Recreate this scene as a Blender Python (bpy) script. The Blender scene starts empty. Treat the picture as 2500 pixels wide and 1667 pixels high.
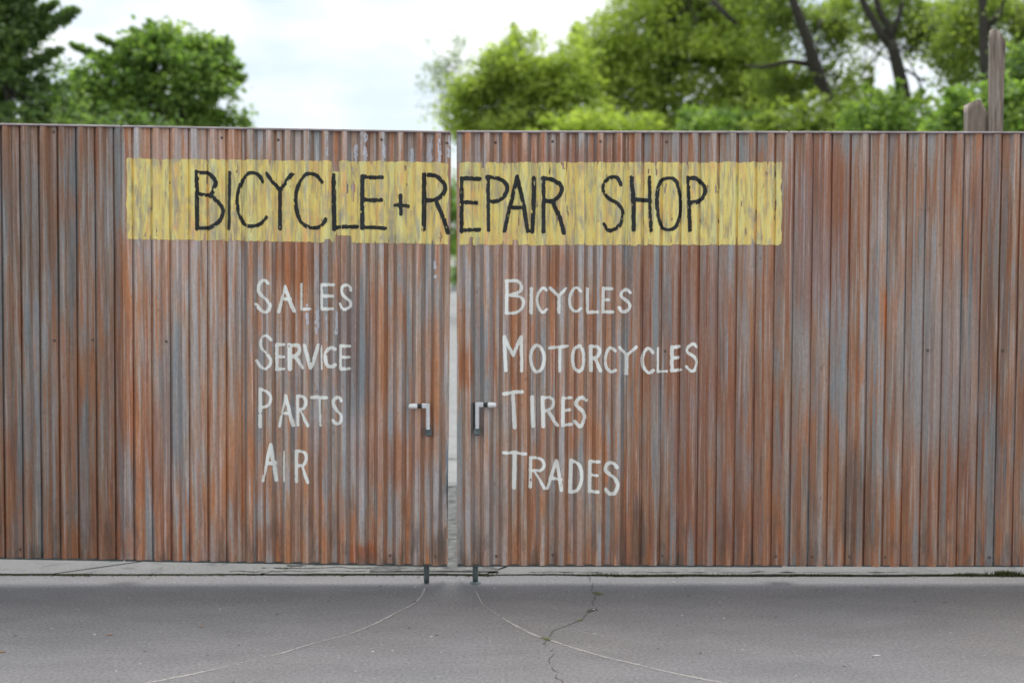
import bpy, math, random
import numpy as np
from mathutils import Vector, Matrix, noise as mn

R = math.radians
random.seed(7)
rng = np.random.default_rng(11)
scene = bpy.context.scene
C = scene.collection

# ------------------------------------------------------------------ camera
W0, H0 = 2500.0, 1667.0            # size of the photograph, used to measure from
FPX = 2970.0                       # focal length in its pixels
DIST = 6.75                        # camera to gate, metres
PITCH = math.atan(143.0 / FPX)
CAMH = DIST * math.tan(PITCH + math.atan((1427.0 - H0 / 2) / FPX))

cam_data = bpy.data.cameras.new("camera")
cam = bpy.data.objects.new("camera", cam_data)
C.objects.link(cam)
cam.location = (0, -DIST, CAMH)
cam.rotation_euler = (R(90) - PITCH, 0, 0)
cam_data.sensor_width = 36.0
cam_data.lens = 36.0 * FPX / W0
cam_data.clip_end = 2000
cam_data.dof.use_dof = True
cam_data.dof.focus_distance = 5.95
cam_data.dof.aperture_fstop = cam_data.lens / 31.0
scene.camera = cam

# ------------------------------------------------------------------ light
SUN_EL, SUN_AZ = 69.0, 8.0        # high and behind the gate, a little to the right
world = bpy.data.worlds.new("World")
scene.world = world
world.use_nodes = True
wt = world.node_tree
wt.nodes.clear()
def wn(t, **k):
    n = wt.nodes.new(t)
    for a, b in k.items():
        setattr(n, a, b)
    return n
sky = wn('ShaderNodeTexSky', sky_type='NISHITA')
sky.sun_disc = False
sky.sun_elevation = R(SUN_EL)
sky.sun_rotation = R(SUN_AZ)
bg1 = wn('ShaderNodeBackground'); bg1.inputs['Strength'].default_value = 0.05
wt.links.new(sky.outputs[0], bg1.inputs['Color'])
tc = wn('ShaderNodeTexCoord')
mp = wn('ShaderNodeMapping'); mp.inputs['Scale'].default_value = (1, 1, 2.6)
mp.inputs['Location'].default_value = (0.35, 0.1, 0.4)
wt.links.new(tc.outputs['Generated'], mp.inputs['Vector'])
nz = wn('ShaderNodeTexNoise'); nz.inputs['Scale'].default_value = 5.2
nz.inputs['Detail'].default_value = 4.0; nz.inputs['Roughness'].default_value = 0.45
wt.links.new(mp.outputs[0], nz.inputs['Vector'])
rp = wn('ShaderNodeValToRGB')
rp.color_ramp.elements[0].position = 0.38; rp.color_ramp.elements[0].color = (0.46, 0.46, 0.46, 1)
rp.color_ramp.elements[1].position = 0.56; rp.color_ramp.elements[1].color = (1, 1, 1, 1)
wt.links.new(nz.outputs['Fac'], rp.inputs[0])
sx = wn('ShaderNodeSeparateXYZ'); wt.links.new(tc.outputs['Generated'], sx.inputs[0])
mr = wn('ShaderNodeMapRange'); mr.inputs['From Min'].default_value = 0.0; mr.inputs['From Max'].default_value = 1.0
mr.inputs['To Min'].default_value = 0.385; mr.inputs['To Max'].default_value = 0.72
wt.links.new(sx.outputs['Z'], mr.inputs['Value'])
bg2 = wn('ShaderNodeBackground'); bg2.inputs['Color'].default_value = (0.95, 0.985, 1.0, 1)
wt.links.new(mr.outputs[0], bg2.inputs['Strength'])
mixs = wn('ShaderNodeMixShader')
wt.links.new(rp.outputs[0], mixs.inputs[0])
wt.links.new(bg1.outputs[0], mixs.inputs[1]); wt.links.new(bg2.outputs[0], mixs.inputs[2])
wo = wn('ShaderNodeOutputWorld'); wt.links.new(mixs.outputs[0], wo.inputs[0])

sun_d = bpy.data.lights.new("sun", 'SUN')
sun_d.energy = 1.5
sun_d.angle = R(35)
sun_d.color = (1.0, 0.97, 0.92)
sun = bpy.data.objects.new("sun", sun_d); C.objects.link(sun)
sd = Vector((math.sin(R(SUN_AZ)) * math.cos(R(SUN_EL)), math.cos(R(SUN_AZ)) * math.cos(R(SUN_EL)), math.sin(R(SUN_EL))))
sun.rotation_euler = sd.to_track_quat('Z', 'Y').to_euler()
sun.location = (0, 0, 20)

vs = scene.view_settings
vs.view_transform = 'Standard'; vs.look = 'None'; vs.gamma = 1.0; vs.use_curve_mapping = False
vs.exposure = 1.5

# ------------------------------------------------------------------ measuring helpers
cp, sp = math.cos(PITCH), math.sin(PITCH)
def ray(u, v):
    a, b = (u - W0 / 2) / FPX, (H0 / 2 - v) / FPX
    return (a, cp + b * sp, -sp + b * cp)
def P(u, v, y=0.0):
    d = ray(u, v); t = (y + DIST) / d[1]
    return (d[0] * t, y, CAMH + d[2] * t)
def G(u, v, z=0.0):
    d = ray(u, v); t = (z - CAMH) / d[2]
    return (d[0] * t, -DIST + d[1] * t, z)
def pxm(y):
    return FPX / (y + DIST)

# ------------------------------------------------------------------ mesh helpers
def link_mesh(name, verts, faces, mat, parent=None, smooth=False, loc=None):
    me = bpy.data.meshes.new(name)
    me.from_pydata([tuple(map(float, v)) for v in verts], [], faces)
    me.update()
    if smooth:
        me.polygons.foreach_set('use_smooth', [True] * len(me.polygons))
    if mat: me.materials.append(mat)
    o = bpy.data.objects.new(name, me)
    C.objects.link(o)
    if parent: o.parent = parent
    if loc: o.location = loc
    return o
def tag(o, label=None, cat=None, group=None, kind=None):
    if label: o['label'] = label
    if cat: o['category'] = cat
    if group: o['group'] = group
    if kind: o['kind'] = kind
    return o
def empty(name, loc=(0, 0, 0)):
    o = bpy.data.objects.new(name, None); C.objects.link(o); o.location = loc
    o.empty_display_size = 0.1
    return o
def local(verts, loc):
    return [(v[0] - loc[0], v[1] - loc[1], v[2] - loc[2]) for v in verts]
class MB:
    def __init__(s): s.v = []; s.f = []
    def box(s, a, b, M=None):
        k = len(s.v)
        for z in (a[2], b[2]):
            for x, y in ((a[0], a[1]), (b[0], a[1]), (b[0], b[1]), (a[0], b[1])):
                p = (x, y, z)
                if M: p = tuple(M @ Vector(p))
                s.v.append(p)
        s.f += [(k, k+3, k+2, k+1), (k+4, k+5, k+6, k+7), (k, k+1, k+5, k+4), (k+1, k+2, k+6, k+5), (k+2, k+3, k+7, k+6), (k+3, k, k+4, k+7)]
    def bbox(s, a, b, bev=0.003, axis=1):
        """box with chamfered edges (an octagonal section along axis)"""
        lo = list(a); hi = list(b); ax = axis; o = [i for i in range(3) if i != ax]
        sec = []
        x0, x1, z0, z1 = lo[o[0]], hi[o[0]], lo[o[1]], hi[o[1]]
        e = min(bev, (x1-x0)*.45, (z1-z0)*.45)
        sec = [(x0+e, z0), (x1-e, z0), (x1, z0+e), (x1, z1-e), (x1-e, z1), (x0+e, z1), (x0, z1-e), (x0, z0+e)]
        k = len(s.v)
        for t in (lo[ax], hi[ax]):
            for q in sec:
                p = [0, 0, 0]; p[ax] = t; p[o[0]] = q[0]; p[o[1]] = q[1]; s.v.append(tuple(p))
        for i in range(8):
            j = (i+1) % 8; s.f.append((k+i, k+j, k+8+j, k+8+i))
        s.f.append(tuple(k+i for i in range(7, -1, -1))); s.f.append(tuple(k+8+i for i in range(8)))
    def tube(s, pts, rad, n=6, cap=True):
        pts = [Vector(p) for p in pts]; k0 = len(s.v)
        for i, p in enumerate(pts):
            t = (pts[min(i+1, len(pts)-1)] - pts[max(i-1, 0)])
            t = t.normalized() if t.length > 1e-9 else Vector((0, 0, 1))
            a = t.cross(Vector((0, 0, 1)) if abs(t.z) < .9 else Vector((1, 0, 0))).normalized()
            b = t.cross(a)
            for j in range(n):
                w = 2*math.pi*j/n
                s.v.append(tuple(p + (a*math.cos(w) + b*math.sin(w)) * rad[i]))
        for i in range(len(pts)-1):
            for j in range(n):
                q = k0+i*n; jj = (j+1) % n
                s.f.append((q+j, q+jj, q+n+jj, q+n+j))
        if cap:
            s.f.append(tuple(k0+j for j in range(n-1, -1, -1)))
            q = k0+(len(pts)-1)*n; s.f.append(tuple(q+j for j in range(n)))
    def build(s, name, mat, parent=None, smooth=False):
        off = tuple(parent.matrix_basis.translation) if parent and not parent.parent else (0, 0, 0)
        return link_mesh(name, local(s.v, off), s.f, mat, parent, smooth)
def attr(o, name, vals, dom='POINT'):
    a = o.data.attributes.new(name, 'FLOAT', dom)
    a.data.foreach_set('value', np.asarray(vals, dtype=np.float32))

# ------------------------------------------------------------------ material helpers
class Mat:
    def __init__(s, name):
        s.m = bpy.data.materials.new(name); s.m.use_nodes = True
        s.t = s.m.node_tree; s.t.nodes.clear()
        s.out = s.n('ShaderNodeOutputMaterial')
        s.b = s.n('ShaderNodeBsdfPrincipled'); s.l(s.b.outputs[0], s.out.inputs[0])
    def n(s, t, **k):
        x = s.t.nodes.new(t)
        for a, b in k.items(): setattr(x, a, b)
        return x
    def l(s, a, b): s.t.links.new(a, b)
    def pos(s, scale=(1, 1, 1), off=None):
        g = s.n('ShaderNodeNewGeometry'); v = g.outputs['Position']
        if off is not None:
            ad = s.n('ShaderNodeVectorMath', operation='ADD'); s.l(v, ad.inputs[0]); s.l(off, ad.inputs[1]); v = ad.outputs[0]
        m = s.n('ShaderNodeVectorMath', operation='MULTIPLY'); s.l(v, m.inputs[0]); m.inputs[1].default_value = scale
        return m.outputs[0]
    def noise(s, vec, scale=1.0, detail=3.0, rough=0.5, dist=0.0):
        x = s.n('ShaderNodeTexNoise'); s.l(vec, x.inputs['Vector'])
        x.inputs['Scale'].default_value = scale; x.inputs['Detail'].default_value = detail
        x.inputs['Roughness'].default_value = rough; x.inputs['Distortion'].default_value = dist
        return x.outputs['Fac']
    def ramp(s, fac, stops, interp='LINEAR'):
        r = s.n('ShaderNodeValToRGB'); s.l(fac, r.inputs[0]); cr = r.color_ramp; cr.interpolation = interp
        while len(cr.elements) < len(stops): cr.elements.new(0.5)
        for e, (p, c) in zip(cr.elements, stops):
            e.position = p; e.color = (c, c, c, 1) if isinstance(c, (int, float)) else (*c, 1)
        return r.outputs[0]
    def mix(s, f, a, b, mode='MIX'):
        x = s.n('ShaderNodeMix', data_type='RGBA', blend_type=mode)
        for sock, val in ((x.inputs[0], f), (x.inputs[6], a), (x.inputs[7], b)):
            if hasattr(val, 'is_linked'): s.l(val, sock)
            elif isinstance(val, (int, float)): sock.default_value = val if sock == x.inputs[0] else (val, val, val, 1)
            else: sock.default_value = (*val, 1)
        return x.outputs[2]
    def math(s, op, a, b=0.0, clamp=False):
        x = s.n('ShaderNodeMath', operation=op); x.use_clamp = clamp
        for i, val in enumerate((a, b)):
            if hasattr(val, 'is_linked'): s.l(val, x.inputs[i])
            else: x.inputs[i].default_value = val
        return x.outputs[0]
    def attr(s, name):
        x = s.n('ShaderNodeAttribute'); x.attribute_name = name; return x.outputs['Fac']
    def comb(s, x=0.0, y=0.0, z=0.0):
        c = s.n('ShaderNodeCombineXYZ')
        for i, val in enumerate((x, y, z)):
            if hasattr(val, 'is_linked'): s.l(val, c.inputs[i])
            else: c.inputs[i].default_value = val
        return c.outputs[0]
    def bump(s, h, strength=0.3, dist=0.01):
        x = s.n('ShaderNodeBump'); s.l(h, x.inputs['Height']); x.inputs['Strength'].default_value = strength
        x.inputs['Distance'].default_value = dist; s.l(x.outputs[0], s.b.inputs['Normal'])
    def col(s, c):
        if hasattr(c, 'is_linked'): s.l(c, s.b.inputs['Base Color'])
        else: s.b.inputs['Base Color'].default_value = (*c, 1)
    def rough(s, r):
        if hasattr(r, 'is_linked'): s.l(r, s.b.inputs['Roughness'])
        else: s.b.inputs['Roughness'].default_value = r
def S(r, g, b):                     # a colour given as 8-bit sRGB
    f = lambda c: ((c/255)/12.92 if c/255 <= .04045 else (((c/255)+.055)/1.055)**2.4)
    return (f(r), f(g), f(b))

PXM0 = pxm(0.0)
BL = (0.17, 0.205, 0.245); OR = (0.36, 0.15, 0.07); DK = (0.10, 0.072, 0.058); RD = (0.26, 0.115, 0.08); GY = (0.30, 0.30, 0.32)
PATCH = [(860, 860, 60, 210, BL, .6), (420, 1000, 45, 260, BL, .5), (2290, 900, 130, 260, GY, .6), (1962, 820, 16, 230, GY, .85), (1190, 1250, 60, 160, GY, .5),
         (1137, 900, 26, 70, OR, .8), (720, 640, 70, 90, OR, .6), (950, 1120, 110, 90, OR, .5), (2161, 760, 5, 80, (0.55, 0.22, 0.10), .9), (1370, 660, 40, 80, OR, .5),
         (660, 1320, 60, 70, OR, .5), (885, 1350, 40, 30, (0.42, 0.15, 0.07), .8), (2090, 1230, 60, 170, DK, .45), (1560, 1310, 24, 110, DK, .6), (1072, 1340, 30, 60, DK, .6),
         (2000, 560, 110, 300, RD, .55), (2440, 700, 60, 400, DK, .4), (1700, 900, 120, 420, RD, .5), (1400, 420, 260, 90, RD, .5), (90, 500, 110, 260, DK, .35), (1093, 1170, 7, 110, (0.19, 0.27, 0.36), .9)]
def rusty(name, red=0.0, dark=1.0, zinc=0.0):
    """weathered corrugated steel: vertical streaks of zinc, brown scale and orange rust, broken at every fold"""
    m = Mat(name)
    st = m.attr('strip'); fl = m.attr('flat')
    off = m.comb(m.math('MULTIPLY', st, 13.0), 0.0, m.math('MULTIPLY', st, 31.0))
    v = m.pos((30, 30, 1.3), off)
    a = m.noise(v, 1.0, 4.0, 0.55, 0.3)
    v2 = m.pos((75, 75, 2.6), off); a2 = m.noise(v2, 1.0, 3.0, 0.6)
    v3 = m.pos((1.3, 1.3, 0.8)); a3 = m.noise(v3, 1.0, 2.0, 0.5)
    v4 = m.pos((9, 9, 0.75), off); a4 = m.noise(v4, 1.0, 2.0, 0.5, 0.4)
    # zinc <-> rust balance
    t = m.math('ADD', m.math('MULTIPLY', a, 1.0), m.math('MULTIPLY', a2, 0.66))
    t = m.math('ADD', t, m.math('MULTIPLY', m.math('SUBTRACT', a3, 0.5), 0.62))
    t = m.math('ADD', t, m.math('MULTIPLY', m.math('SUBTRACT', st, 0.5), 0.12))
    sz = m.n('ShaderNodeSeparateXYZ'); m.l(m.pos(), sz.inputs[0])
    foot = m.n('ShaderNodeMapRange'); m.l(sz.outputs[2], foot.inputs[0])
    foot.inputs[1].default_value = 0.1; foot.inputs[2].default_value = 0.75; foot.inputs[3].default_value = 1.0; foot.inputs[4].default_value = 0.0
    ft = m.math('POWER', foot.outputs[0], 1.6)
    t = m.math('ADD', t, m.math('MULTIPLY', ft, 0.09))
    t = m.math('ADD', t, -0.33 + red*0.11 - zinc*0.10)
    k = dark
    c = lambda *q: tuple(x*k for x in q)
    base = m.ramp(t, [(0.36, c(0.25, 0.255, 0.285)), (0.44, c(0.27, 0.25, 0.25)), (0.50, c(0.255, 0.205, 0.175)),
                      (0.57, c(0.245, 0.172, 0.138)), (0.66, c(0.265, 0.145, 0.098)), (0.82, c(0.185, 0.098, 0.074))])
    # blue-grey bare zinc streaks
    bl = m.ramp(a4, [(0.56, 0.0), (0.64, 0.75)])
    base = m.mix(bl, base, c(0.155, 0.195, 0.225))
    # bright rust bleed
    a5 = m.noise(m.pos((30, 30, 1.9), m.comb(m.math('MULTIPLY', st, 57.0), 0.0, 7.7)), 1.0, 3.0, 0.5, 0.5)
    ob = m.ramp(m.math('ADD', a5, m.math('MULTIPLY', ft, 0.06)), [(0.60, 0.0), (0.74, 0.7)])
    base = m.mix(ob, base, c(0.36, 0.155, 0.08))
    # broad stains that run across the ribs, then particular ones
    g1 = m.noise(m.pos((5.5, 5.5, 1.3), m.comb(5.0, 1.0, m.math('MULTIPLY', st, 0.35))), 1.0, 3.0, 0.55, 0.6)
    base = m.mix(m.ramp(g1, [(0.48, 0.0), (0.62, 0.5)]), base, c(0.31, 0.145, 0.072))
    g2 = m.noise(m.pos((8.0, 8.0, 0.9), m.comb(m.math('MULTIPLY', st, 1.1), 7.0, m.math('MULTIPLY', st, 0.5))), 1.0, 3.0, 0.55, 0.6)
    base = m.mix(m.ramp(g2, [(0.52, 0.0), (0.66, 0.6)]), base, c(0.18, 0.215, 0.25))
    for (u, v_, ru, rv, cc, am) in PATCH:
        cx_, _, cz_ = P(u, v_); q_ = 1.0/PXM0
        vv = m.n('ShaderNodeVectorMath', operation='SUBTRACT'); m.l(m.pos(), vv.inputs[0]); vv.inputs[1].default_value = (cx_, 0, cz_)
        v3_ = m.n('ShaderNodeVectorMath', operation='MULTIPLY'); m.l(vv.outputs[0], v3_.inputs[0]); v3_.inputs[1].default_value = (1/(ru*q_), 0, 1/(rv*q_))
        ln = m.n('ShaderNodeVectorMath', operation='LENGTH'); m.l(v3_.outputs[0], ln.inputs[0])
        ff = m.math('ADD', m.math('SUBTRACT', 1.0, ln.outputs['Value']), m.math('MULTIPLY', m.math('SUBTRACT', a, 0.5), 1.6))
        base = m.mix(m.ramp(ff, [(0.0, 0.0), (0.45, am)]), base, cc)
    # dark grime streaks and pale chalky ones
    a6 = m.noise(m.pos((62, 62, 1.6), m.comb(m.math('MULTIPLY', st, 91.0), 3.0, 2.2)), 1.0, 3.0, 0.55)
    dk = m.ramp(a6, [(0.30, 0.6), (0.44, 0.0)])
    base = m.mix(dk, base, c(0.095, 0.078, 0.07))
    lt = m.ramp(a6, [(0.57, 0.0), (0.70, 0.6)])
    base = m.mix(lt, base, c(0.40, 0.37, 0.375))
    # soot-like stains rising from the foot, and small blots
    sn = m.noise(m.pos((14, 14, 4)), 1.0, 4.0, 0.6)
    base = m.mix(m.math('MULTIPLY', m.ramp(sn, [(0.50, 0.0), (0.62, 0.75)]), ft), base, c(0.085, 0.07, 0.065))
    sp_ = m.noise(m.pos((90, 90, 40)), 1.0, 4.0, 0.7)
    base = m.mix(1.0, base, m.ramp(sp_, [(0.25, 0.80), (0.75, 1.16)]), 'MULTIPLY')
    bo = m.noise(m.pos((28, 28, 16)), 1.0, 3.0, 0.6)
    base = m.mix(m.ramp(bo, [(0.68, 0.0), (0.74, 0.5)]), base, c(0.12, 0.075, 0.055))
    base = m.mix(m.math('MULTIPLY', m.math('SUBTRACT', 1.0, fl), 0.55), base, c(0.075, 0.058, 0.048))  # painted shade: slopes and grooves darkened in the colour
    hs = m.n('ShaderNodeHueSaturation'); hs.inputs['Saturation'].default_value = 1.12; m.l(base, hs.inputs['Color'])
    base = m.mix(1.0, hs.outputs[0], (1.15, 1.08, 1.0), 'MULTIPLY')
    m.col(base)
    m.rough(m.ramp(t, [(0.35, 0.36), (0.62, 0.55)]))
    m.b.inputs['Metallic'].default_value = 0.3
    m.b.inputs['Specular IOR Level'].default_value = 0.6
    m.bump(m.math('ADD', sp_, m.math('MULTIPLY', bo, 0.6)), 0.25, 0.002)
    return m.m
RUST_L = rusty('rusty_steel_brown_dimmed', 0.58, 0.90, 0.1)  # brown rust, with the dimmer light at the left put into its tone
RUST_C = rusty('rusty_steel_beige', 0.40, 1.5, 0.25)
RUST_R = rusty('rusty_steel_red', 0.85, 1.32)
RUST_F = rusty('rusty_steel_mixed', 0.60, 1.32, 0.1)

def simple(name, c, rough=0.6, metal=0.0, var=0.15, scale=12.0, bump=0.0):
    m = Mat(name); n = m.noise(m.pos(), scale, 4.0, 0.6)
    m.col(m.mix(1.0, c, m.ramp(n, [(0.3, 1-var), (0.7, 1+var)]), 'MULTIPLY'))
    m.rough(rough); m.b.inputs['Metallic'].default_value = metal
    if bump: m.bump(n, bump, 0.004)
    return m.m
GALV = simple('galvanised_steel', (0.30, 0.31, 0.33), 0.5, 0.3, 0.25, 30)
RAILM = simple('weathered_cap_steel', (0.36, 0.31, 0.32), 0.55, 0.0, 0.35, 9)
DARKM = simple('dark_frame_steel', (0.05, 0.06, 0.062), 0.6, 0.2, 0.3, 20)
RODM = simple('grey_green_rod_steel', (0.11, 0.135, 0.14), 0.5, 0.4, 0.3, 25)
CHROME = simple('bright_bolt_steel', (0.62, 0.63, 0.65), 0.35, 0.35, 0.1, 30)
GRIP = simple('pale_handle_grip', (0.70, 0.70, 0.70), 0.5, 0.0, 0.06, 40)
BLACK = simple('black_rubber_and_shadow', (0.015, 0.017, 0.017), 0.6)
SCREW = simple('rusty_screw_head', (0.13, 0.09, 0.075), 0.6, 0.3, 0.4, 60)
WOODP = None

def paint(name, c, var, worn, amt):
    m = Mat(name)
    a = m.noise(m.pos((34, 34, 5)), 1.0, 4.0, 0.6)
    b = m.noise(m.pos((80, 80, 12)), 1.0, 3.0, 0.6)
    col = m.mix(1.0, c, m.ramp(a, [(0.3, 1-var), (0.7, 1+var)]), 'MULTIPLY')
    col = m.mix(m.ramp(b, [(0.64, 0.0), (0.76, amt)]), col, worn)
    m.col(col); m.rough(0.75)
    return m.m
INK = paint('black_sign_paint', (0.016, 0.020, 0.022), 0.35, (0.20, 0.18, 0.11), 0.7)
CHALK = paint('white_sign_paint', (0.80, 0.815, 0.78), 0.08, (0.42, 0.38, 0.34), 0.7)
def yellow():
    m = Mat('yellow_sign_paint')
    st = m.attr('strip')
    off = m.comb(m.math('MULTIPLY', st, 17.0), 0.0, m.math('MULTIPLY', st, 23.0))
    a = m.noise(m.pos((22, 22, 4.5), off), 1.0, 4.0, 0.55, 0.3)
    b = m.noise(m.pos((38, 38, 6.5), off), 1.0, 4.0, 0.6, 0.4)
    c = m.noise(m.pos((3, 3, 3)), 1.0, 2.0)
    t = m.math('ADD', m.math('MULTIPLY', a, 0.8), m.math('MULTIPLY', c, 0.2))
    col = m.ramp(t, [(0.30, (0.60, 0.61, 0.33)), (0.42, (0.78, 0.71, 0.28)), (0.50, (0.84, 0.67, 0.21)),
                     (0.58, (0.76, 0.57, 0.21)), (0.66, (0.80, 0.45, 0.17))])
    wa = m.ramp(b, [(0.48, 0.0), (0.57, 0.5), (0.68, 0.85)])
    col = m.mix(wa, col, m.ramp(c, [(0.4, (0.37, 0.31, 0.22)), (0.6, (0.38, 0.37, 0.30))]))
    d = m.noise(m.pos((60, 60, 9), off), 1.0, 3.0)
    w2 = m.noise(m.pos((4, 4, 5)), 1.0, 3.0, 0.6)
    col = m.mix(m.math('MULTIPLY', m.ramp(w2, [(0.54, 0.0), (0.68, 0.75)]), m.ramp(a, [(0.42, 0.2), (0.56, 1.0)])), col, (0.33, 0.33, 0.28))
    col = m.mix(m.ramp(d, [(0.22, 0.5), (0.36, 0.0)]), col, (0.62, 0.60, 0.36))
    m.col(col); m.rough(0.75); m.bump(a, 0.2, 0.002)
    return m.m
YELLOW = yellow()

def asphalt():
    m = Mat('worn_grey_asphalt')
    p = m.pos()
    big = m.noise(p, 0.55, 3.0, 0.5); mid = m.noise(m.pos((2.2, 5, 1)), 1.0, 4.0, 0.6, 0.4)
    fine = m.noise(p, 62.0, 4.0, 0.8); sp_ = m.noise(p, 30.0, 3.0, 0.6)
    base = m.ramp(big, [(0.3, (0.105, 0.105, 0.112)), (0.5, (0.122, 0.118, 0.124)), (0.7, (0.130, 0.121, 0.121))])
    base = m.mix(1.0, base, m.ramp(mid, [(0.28, 0.88), (0.72, 1.10)]), 'MULTIPLY')
    base = m.mix(1.0, base, m.ramp(fine, [(0.28, 0.52), (0.72, 1.48)]), 'MULTIPLY')
    base = m.mix(m.ramp(sp_, [(0.68, 0.0), (0.74, 0.7)]), base, (0.30, 0.29, 0.29))
    base = m.mix(m.ramp(sp_, [(0.24, 0.65), (0.29, 0.0)]), base, (0.05, 0.05, 0.052))
    st = m.noise(m.pos((3.0, 9.0, 1)), 1.0, 3.0, 0.5, 0.5)
    base = m.mix(m.ramp(st, [(0.66, 0.0), (0.74, 0.35)]), base, (0.11, 0.112, 0.12))
    m.col(base); m.rough(0.88)
    m.bump(m.math('ADD', fine, m.math('MULTIPLY', sp_, 1.2)), 0.5, 0.004)
    return m.m
def concrete(name, k=1.0):
    m = Mat(name); p = m.pos()
    big = m.noise(p, 1.6, 4.0, 0.6); fine = m.noise(p, 55.0, 4.0, 0.7); pt = m.noise(m.pos((6, 7, 1)), 1.0, 4.0, 0.65, 0.5)
    base = m.ramp(big, [(0.3, (0.25*k, 0.26*k, 0.255*k)), (0.7, (0.33*k, 0.33*k, 0.335*k))])
    base = m.mix(1.0, base, m.ramp(fine, [(0.25, 0.72), (0.75, 1.25)]), 'MULTIPLY')
    base = m.mix(m.ramp(pt, [(0.56, 0.0), (0.66, 0.6)]), base, (0.13*k, 0.135*k, 0.13*k))
    m.col(base); m.rough(0.9); m.bump(fine, 0.6, 0.005)
    return m.m
ASPH = asphalt(); CONC = concrete('old_concrete', 0.44); PALE = concrete('pale_gravelly_concrete', 0.62)
SOIL = simple('dark_joint_soil', (0.035, 0.038, 0.028), 0.95, 0, 0.5, 60, 0.8)
def scratch():
    m = Mat('pale_scraped_asphalt'); n1 = m.noise(m.pos(), 60.0, 3.0, 0.7); n2 = m.noise(m.pos(), 4.0, 3.0, 0.6)
    m.col(m.mix(n1, (0.22, 0.205, 0.20), (0.42, 0.39, 0.37))); m.rough(0.9)
    tr = m.n('ShaderNodeBsdfTransparent'); mx = m.n('ShaderNodeMixShader')
    f = m.math('ADD', m.attr('edge'), m.math('MULTIPLY', m.math('SUBTRACT', n1, 0.5), 1.6))
    f = m.math('ADD', f, m.math('MULTIPLY', m.math('SUBTRACT', n2, 0.5), 1.8))
    f = m.ramp(f, [(0.45, 0.0), (0.95, 0.7)])
    m.l(f, mx.inputs[0]); m.l(tr.outputs[0], mx.inputs[1]); m.l(m.b.outputs[0], mx.inputs[2]); m.l(mx.outputs[0], m.out.inputs[0])
    return m.m
SCRATCH = scratch()
CRACKM = simple('dark_crack_dirt', (0.055, 0.05, 0.04), 0.95, 0, 0.5, 50)
YCR = simple('grey_crack_dirt', (0.12, 0.125, 0.118), 0.95, 0, 0.5, 50)
MOSS = simple('green_moss', (0.07, 0.085, 0.025), 0.9, 0, 0.4, 50)
STONE = simple('pale_grit', (0.28, 0.27, 0.265), 0.9, 0, 0.4, 30)
DRYLEAF = simple('dry_brown_leaf', (0.16, 0.09, 0.04), 0.8, 0, 0.3, 60)
GRASSG = simple('rough_grass_ground', (0.05, 0.085, 0.025), 0.95, 0, 0.4, 3)

# ------------------------------------------------------------------ corrugated surface
PXG = pxm(0.0) * 1.0
def frame(u0, v0, deg, kf=1.0):   # kf < 1: the leaf has sagged, its uprights lean less than its rails
    o = P(u0, v0); c, s = math.cos(R(deg)), math.sin(R(deg))
    class F: pass
    f = F(); f.o = o; f.c = c; f.s = s; f.kf = kf; det = c*c + s*s*kf
    f.w = lambda x, z, y: (o[0] + x*c - z*s*kf, y, o[2] + x*s + z*c)
    def inv(u, v):
        p = P(u, v); dx, dz = p[0]-o[0], p[2]-o[2]
        return ((dx*c + dz*s*kf)/det, (-dx*s + dz*c)/det)
    f.inv = inv
    return f
FL = frame(1100, 1379.0, -1.0, 0.55)
FR = frame(1115, 1378.0, -0.1)
PER_L = (FL.inv(1064, 1340)[0] - FL.inv(25, 1340)[0]) / 23.0
FL.per = PER_L; FL.ph = FL.inv(1064, 1340)[0]
PER_R = (FR.inv(2187, 1340)[0] - FR.inv(1142.8, 1340)[0]) / 23.0
FR.per = PER_R; FR.ph = FR.inv(1142.8, 1340)[0]
FL.h = FL.inv(1100, 324)[1]; FR.h = FR.inv(1115, 323)[1]
DEP = 0.030
KB = [(-.135, 0.), (.135, 0.), (.155, .08), (.345, .92), (.365, 1.), (.635, 1.), (.655, .92), (.845, .08), (.865, 0.)]
KA = [(-.135, 0.), (.135, 0.), (.155, .04), (.30, .56), (.32, .60), (.64, .60), (.655, .63), (.69, .97), (.705, 1.), (.79, 1.), (.80, .97), (.85, .05), (.865, 0.)]
KA2 = [(-.34, .60), (-.325, .60), (-.305, .56), (-.16, .04), (-.14, 0.), (.14, 0.), (.155, .05), (.205, .97), (.22, 1.), (.285, 1.), (.30, .97), (.33, .63), (.345, .60), (.66, .60)]
for f, ua, ub in ((FL, 304.5, 1099), (FR, 1115, 1912)):
    m_ = f.inv(585, 1300)[0] if f is FL else (f.inv(ua, 1300)[0] + f.inv(ub, 1300)[0])/2
    f.split = f.ph + (round((m_ - f.ph)/f.per) + .5)*f.per
FORCE = [None]
def wide(f, x):
    if FORCE[0]: return False
    return x < f.split if f is FL else x > f.split
def knots(f, x):
    return KB if not wide(f, x) else (KA if f is FL else KA2)
def prof(f, x):
    K = knots(f, x); s0 = K[0][0]
    q = ((x - f.ph) / f.per - s0) % 1.0 + s0
    for (a, ya), (b, yb) in zip(K, K[1:]):
        if a <= q <= b: return ya + (yb-ya)*(q-a)/(b-a)
    return 0.0
def surf(f, x, z):
    n = mn.noise(Vector((x*2.2, z*0.9, 3.1 if f is FL else 8.4))) * 0.0022
    return (prof(f, x) - 0.5) * DEP + n
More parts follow.
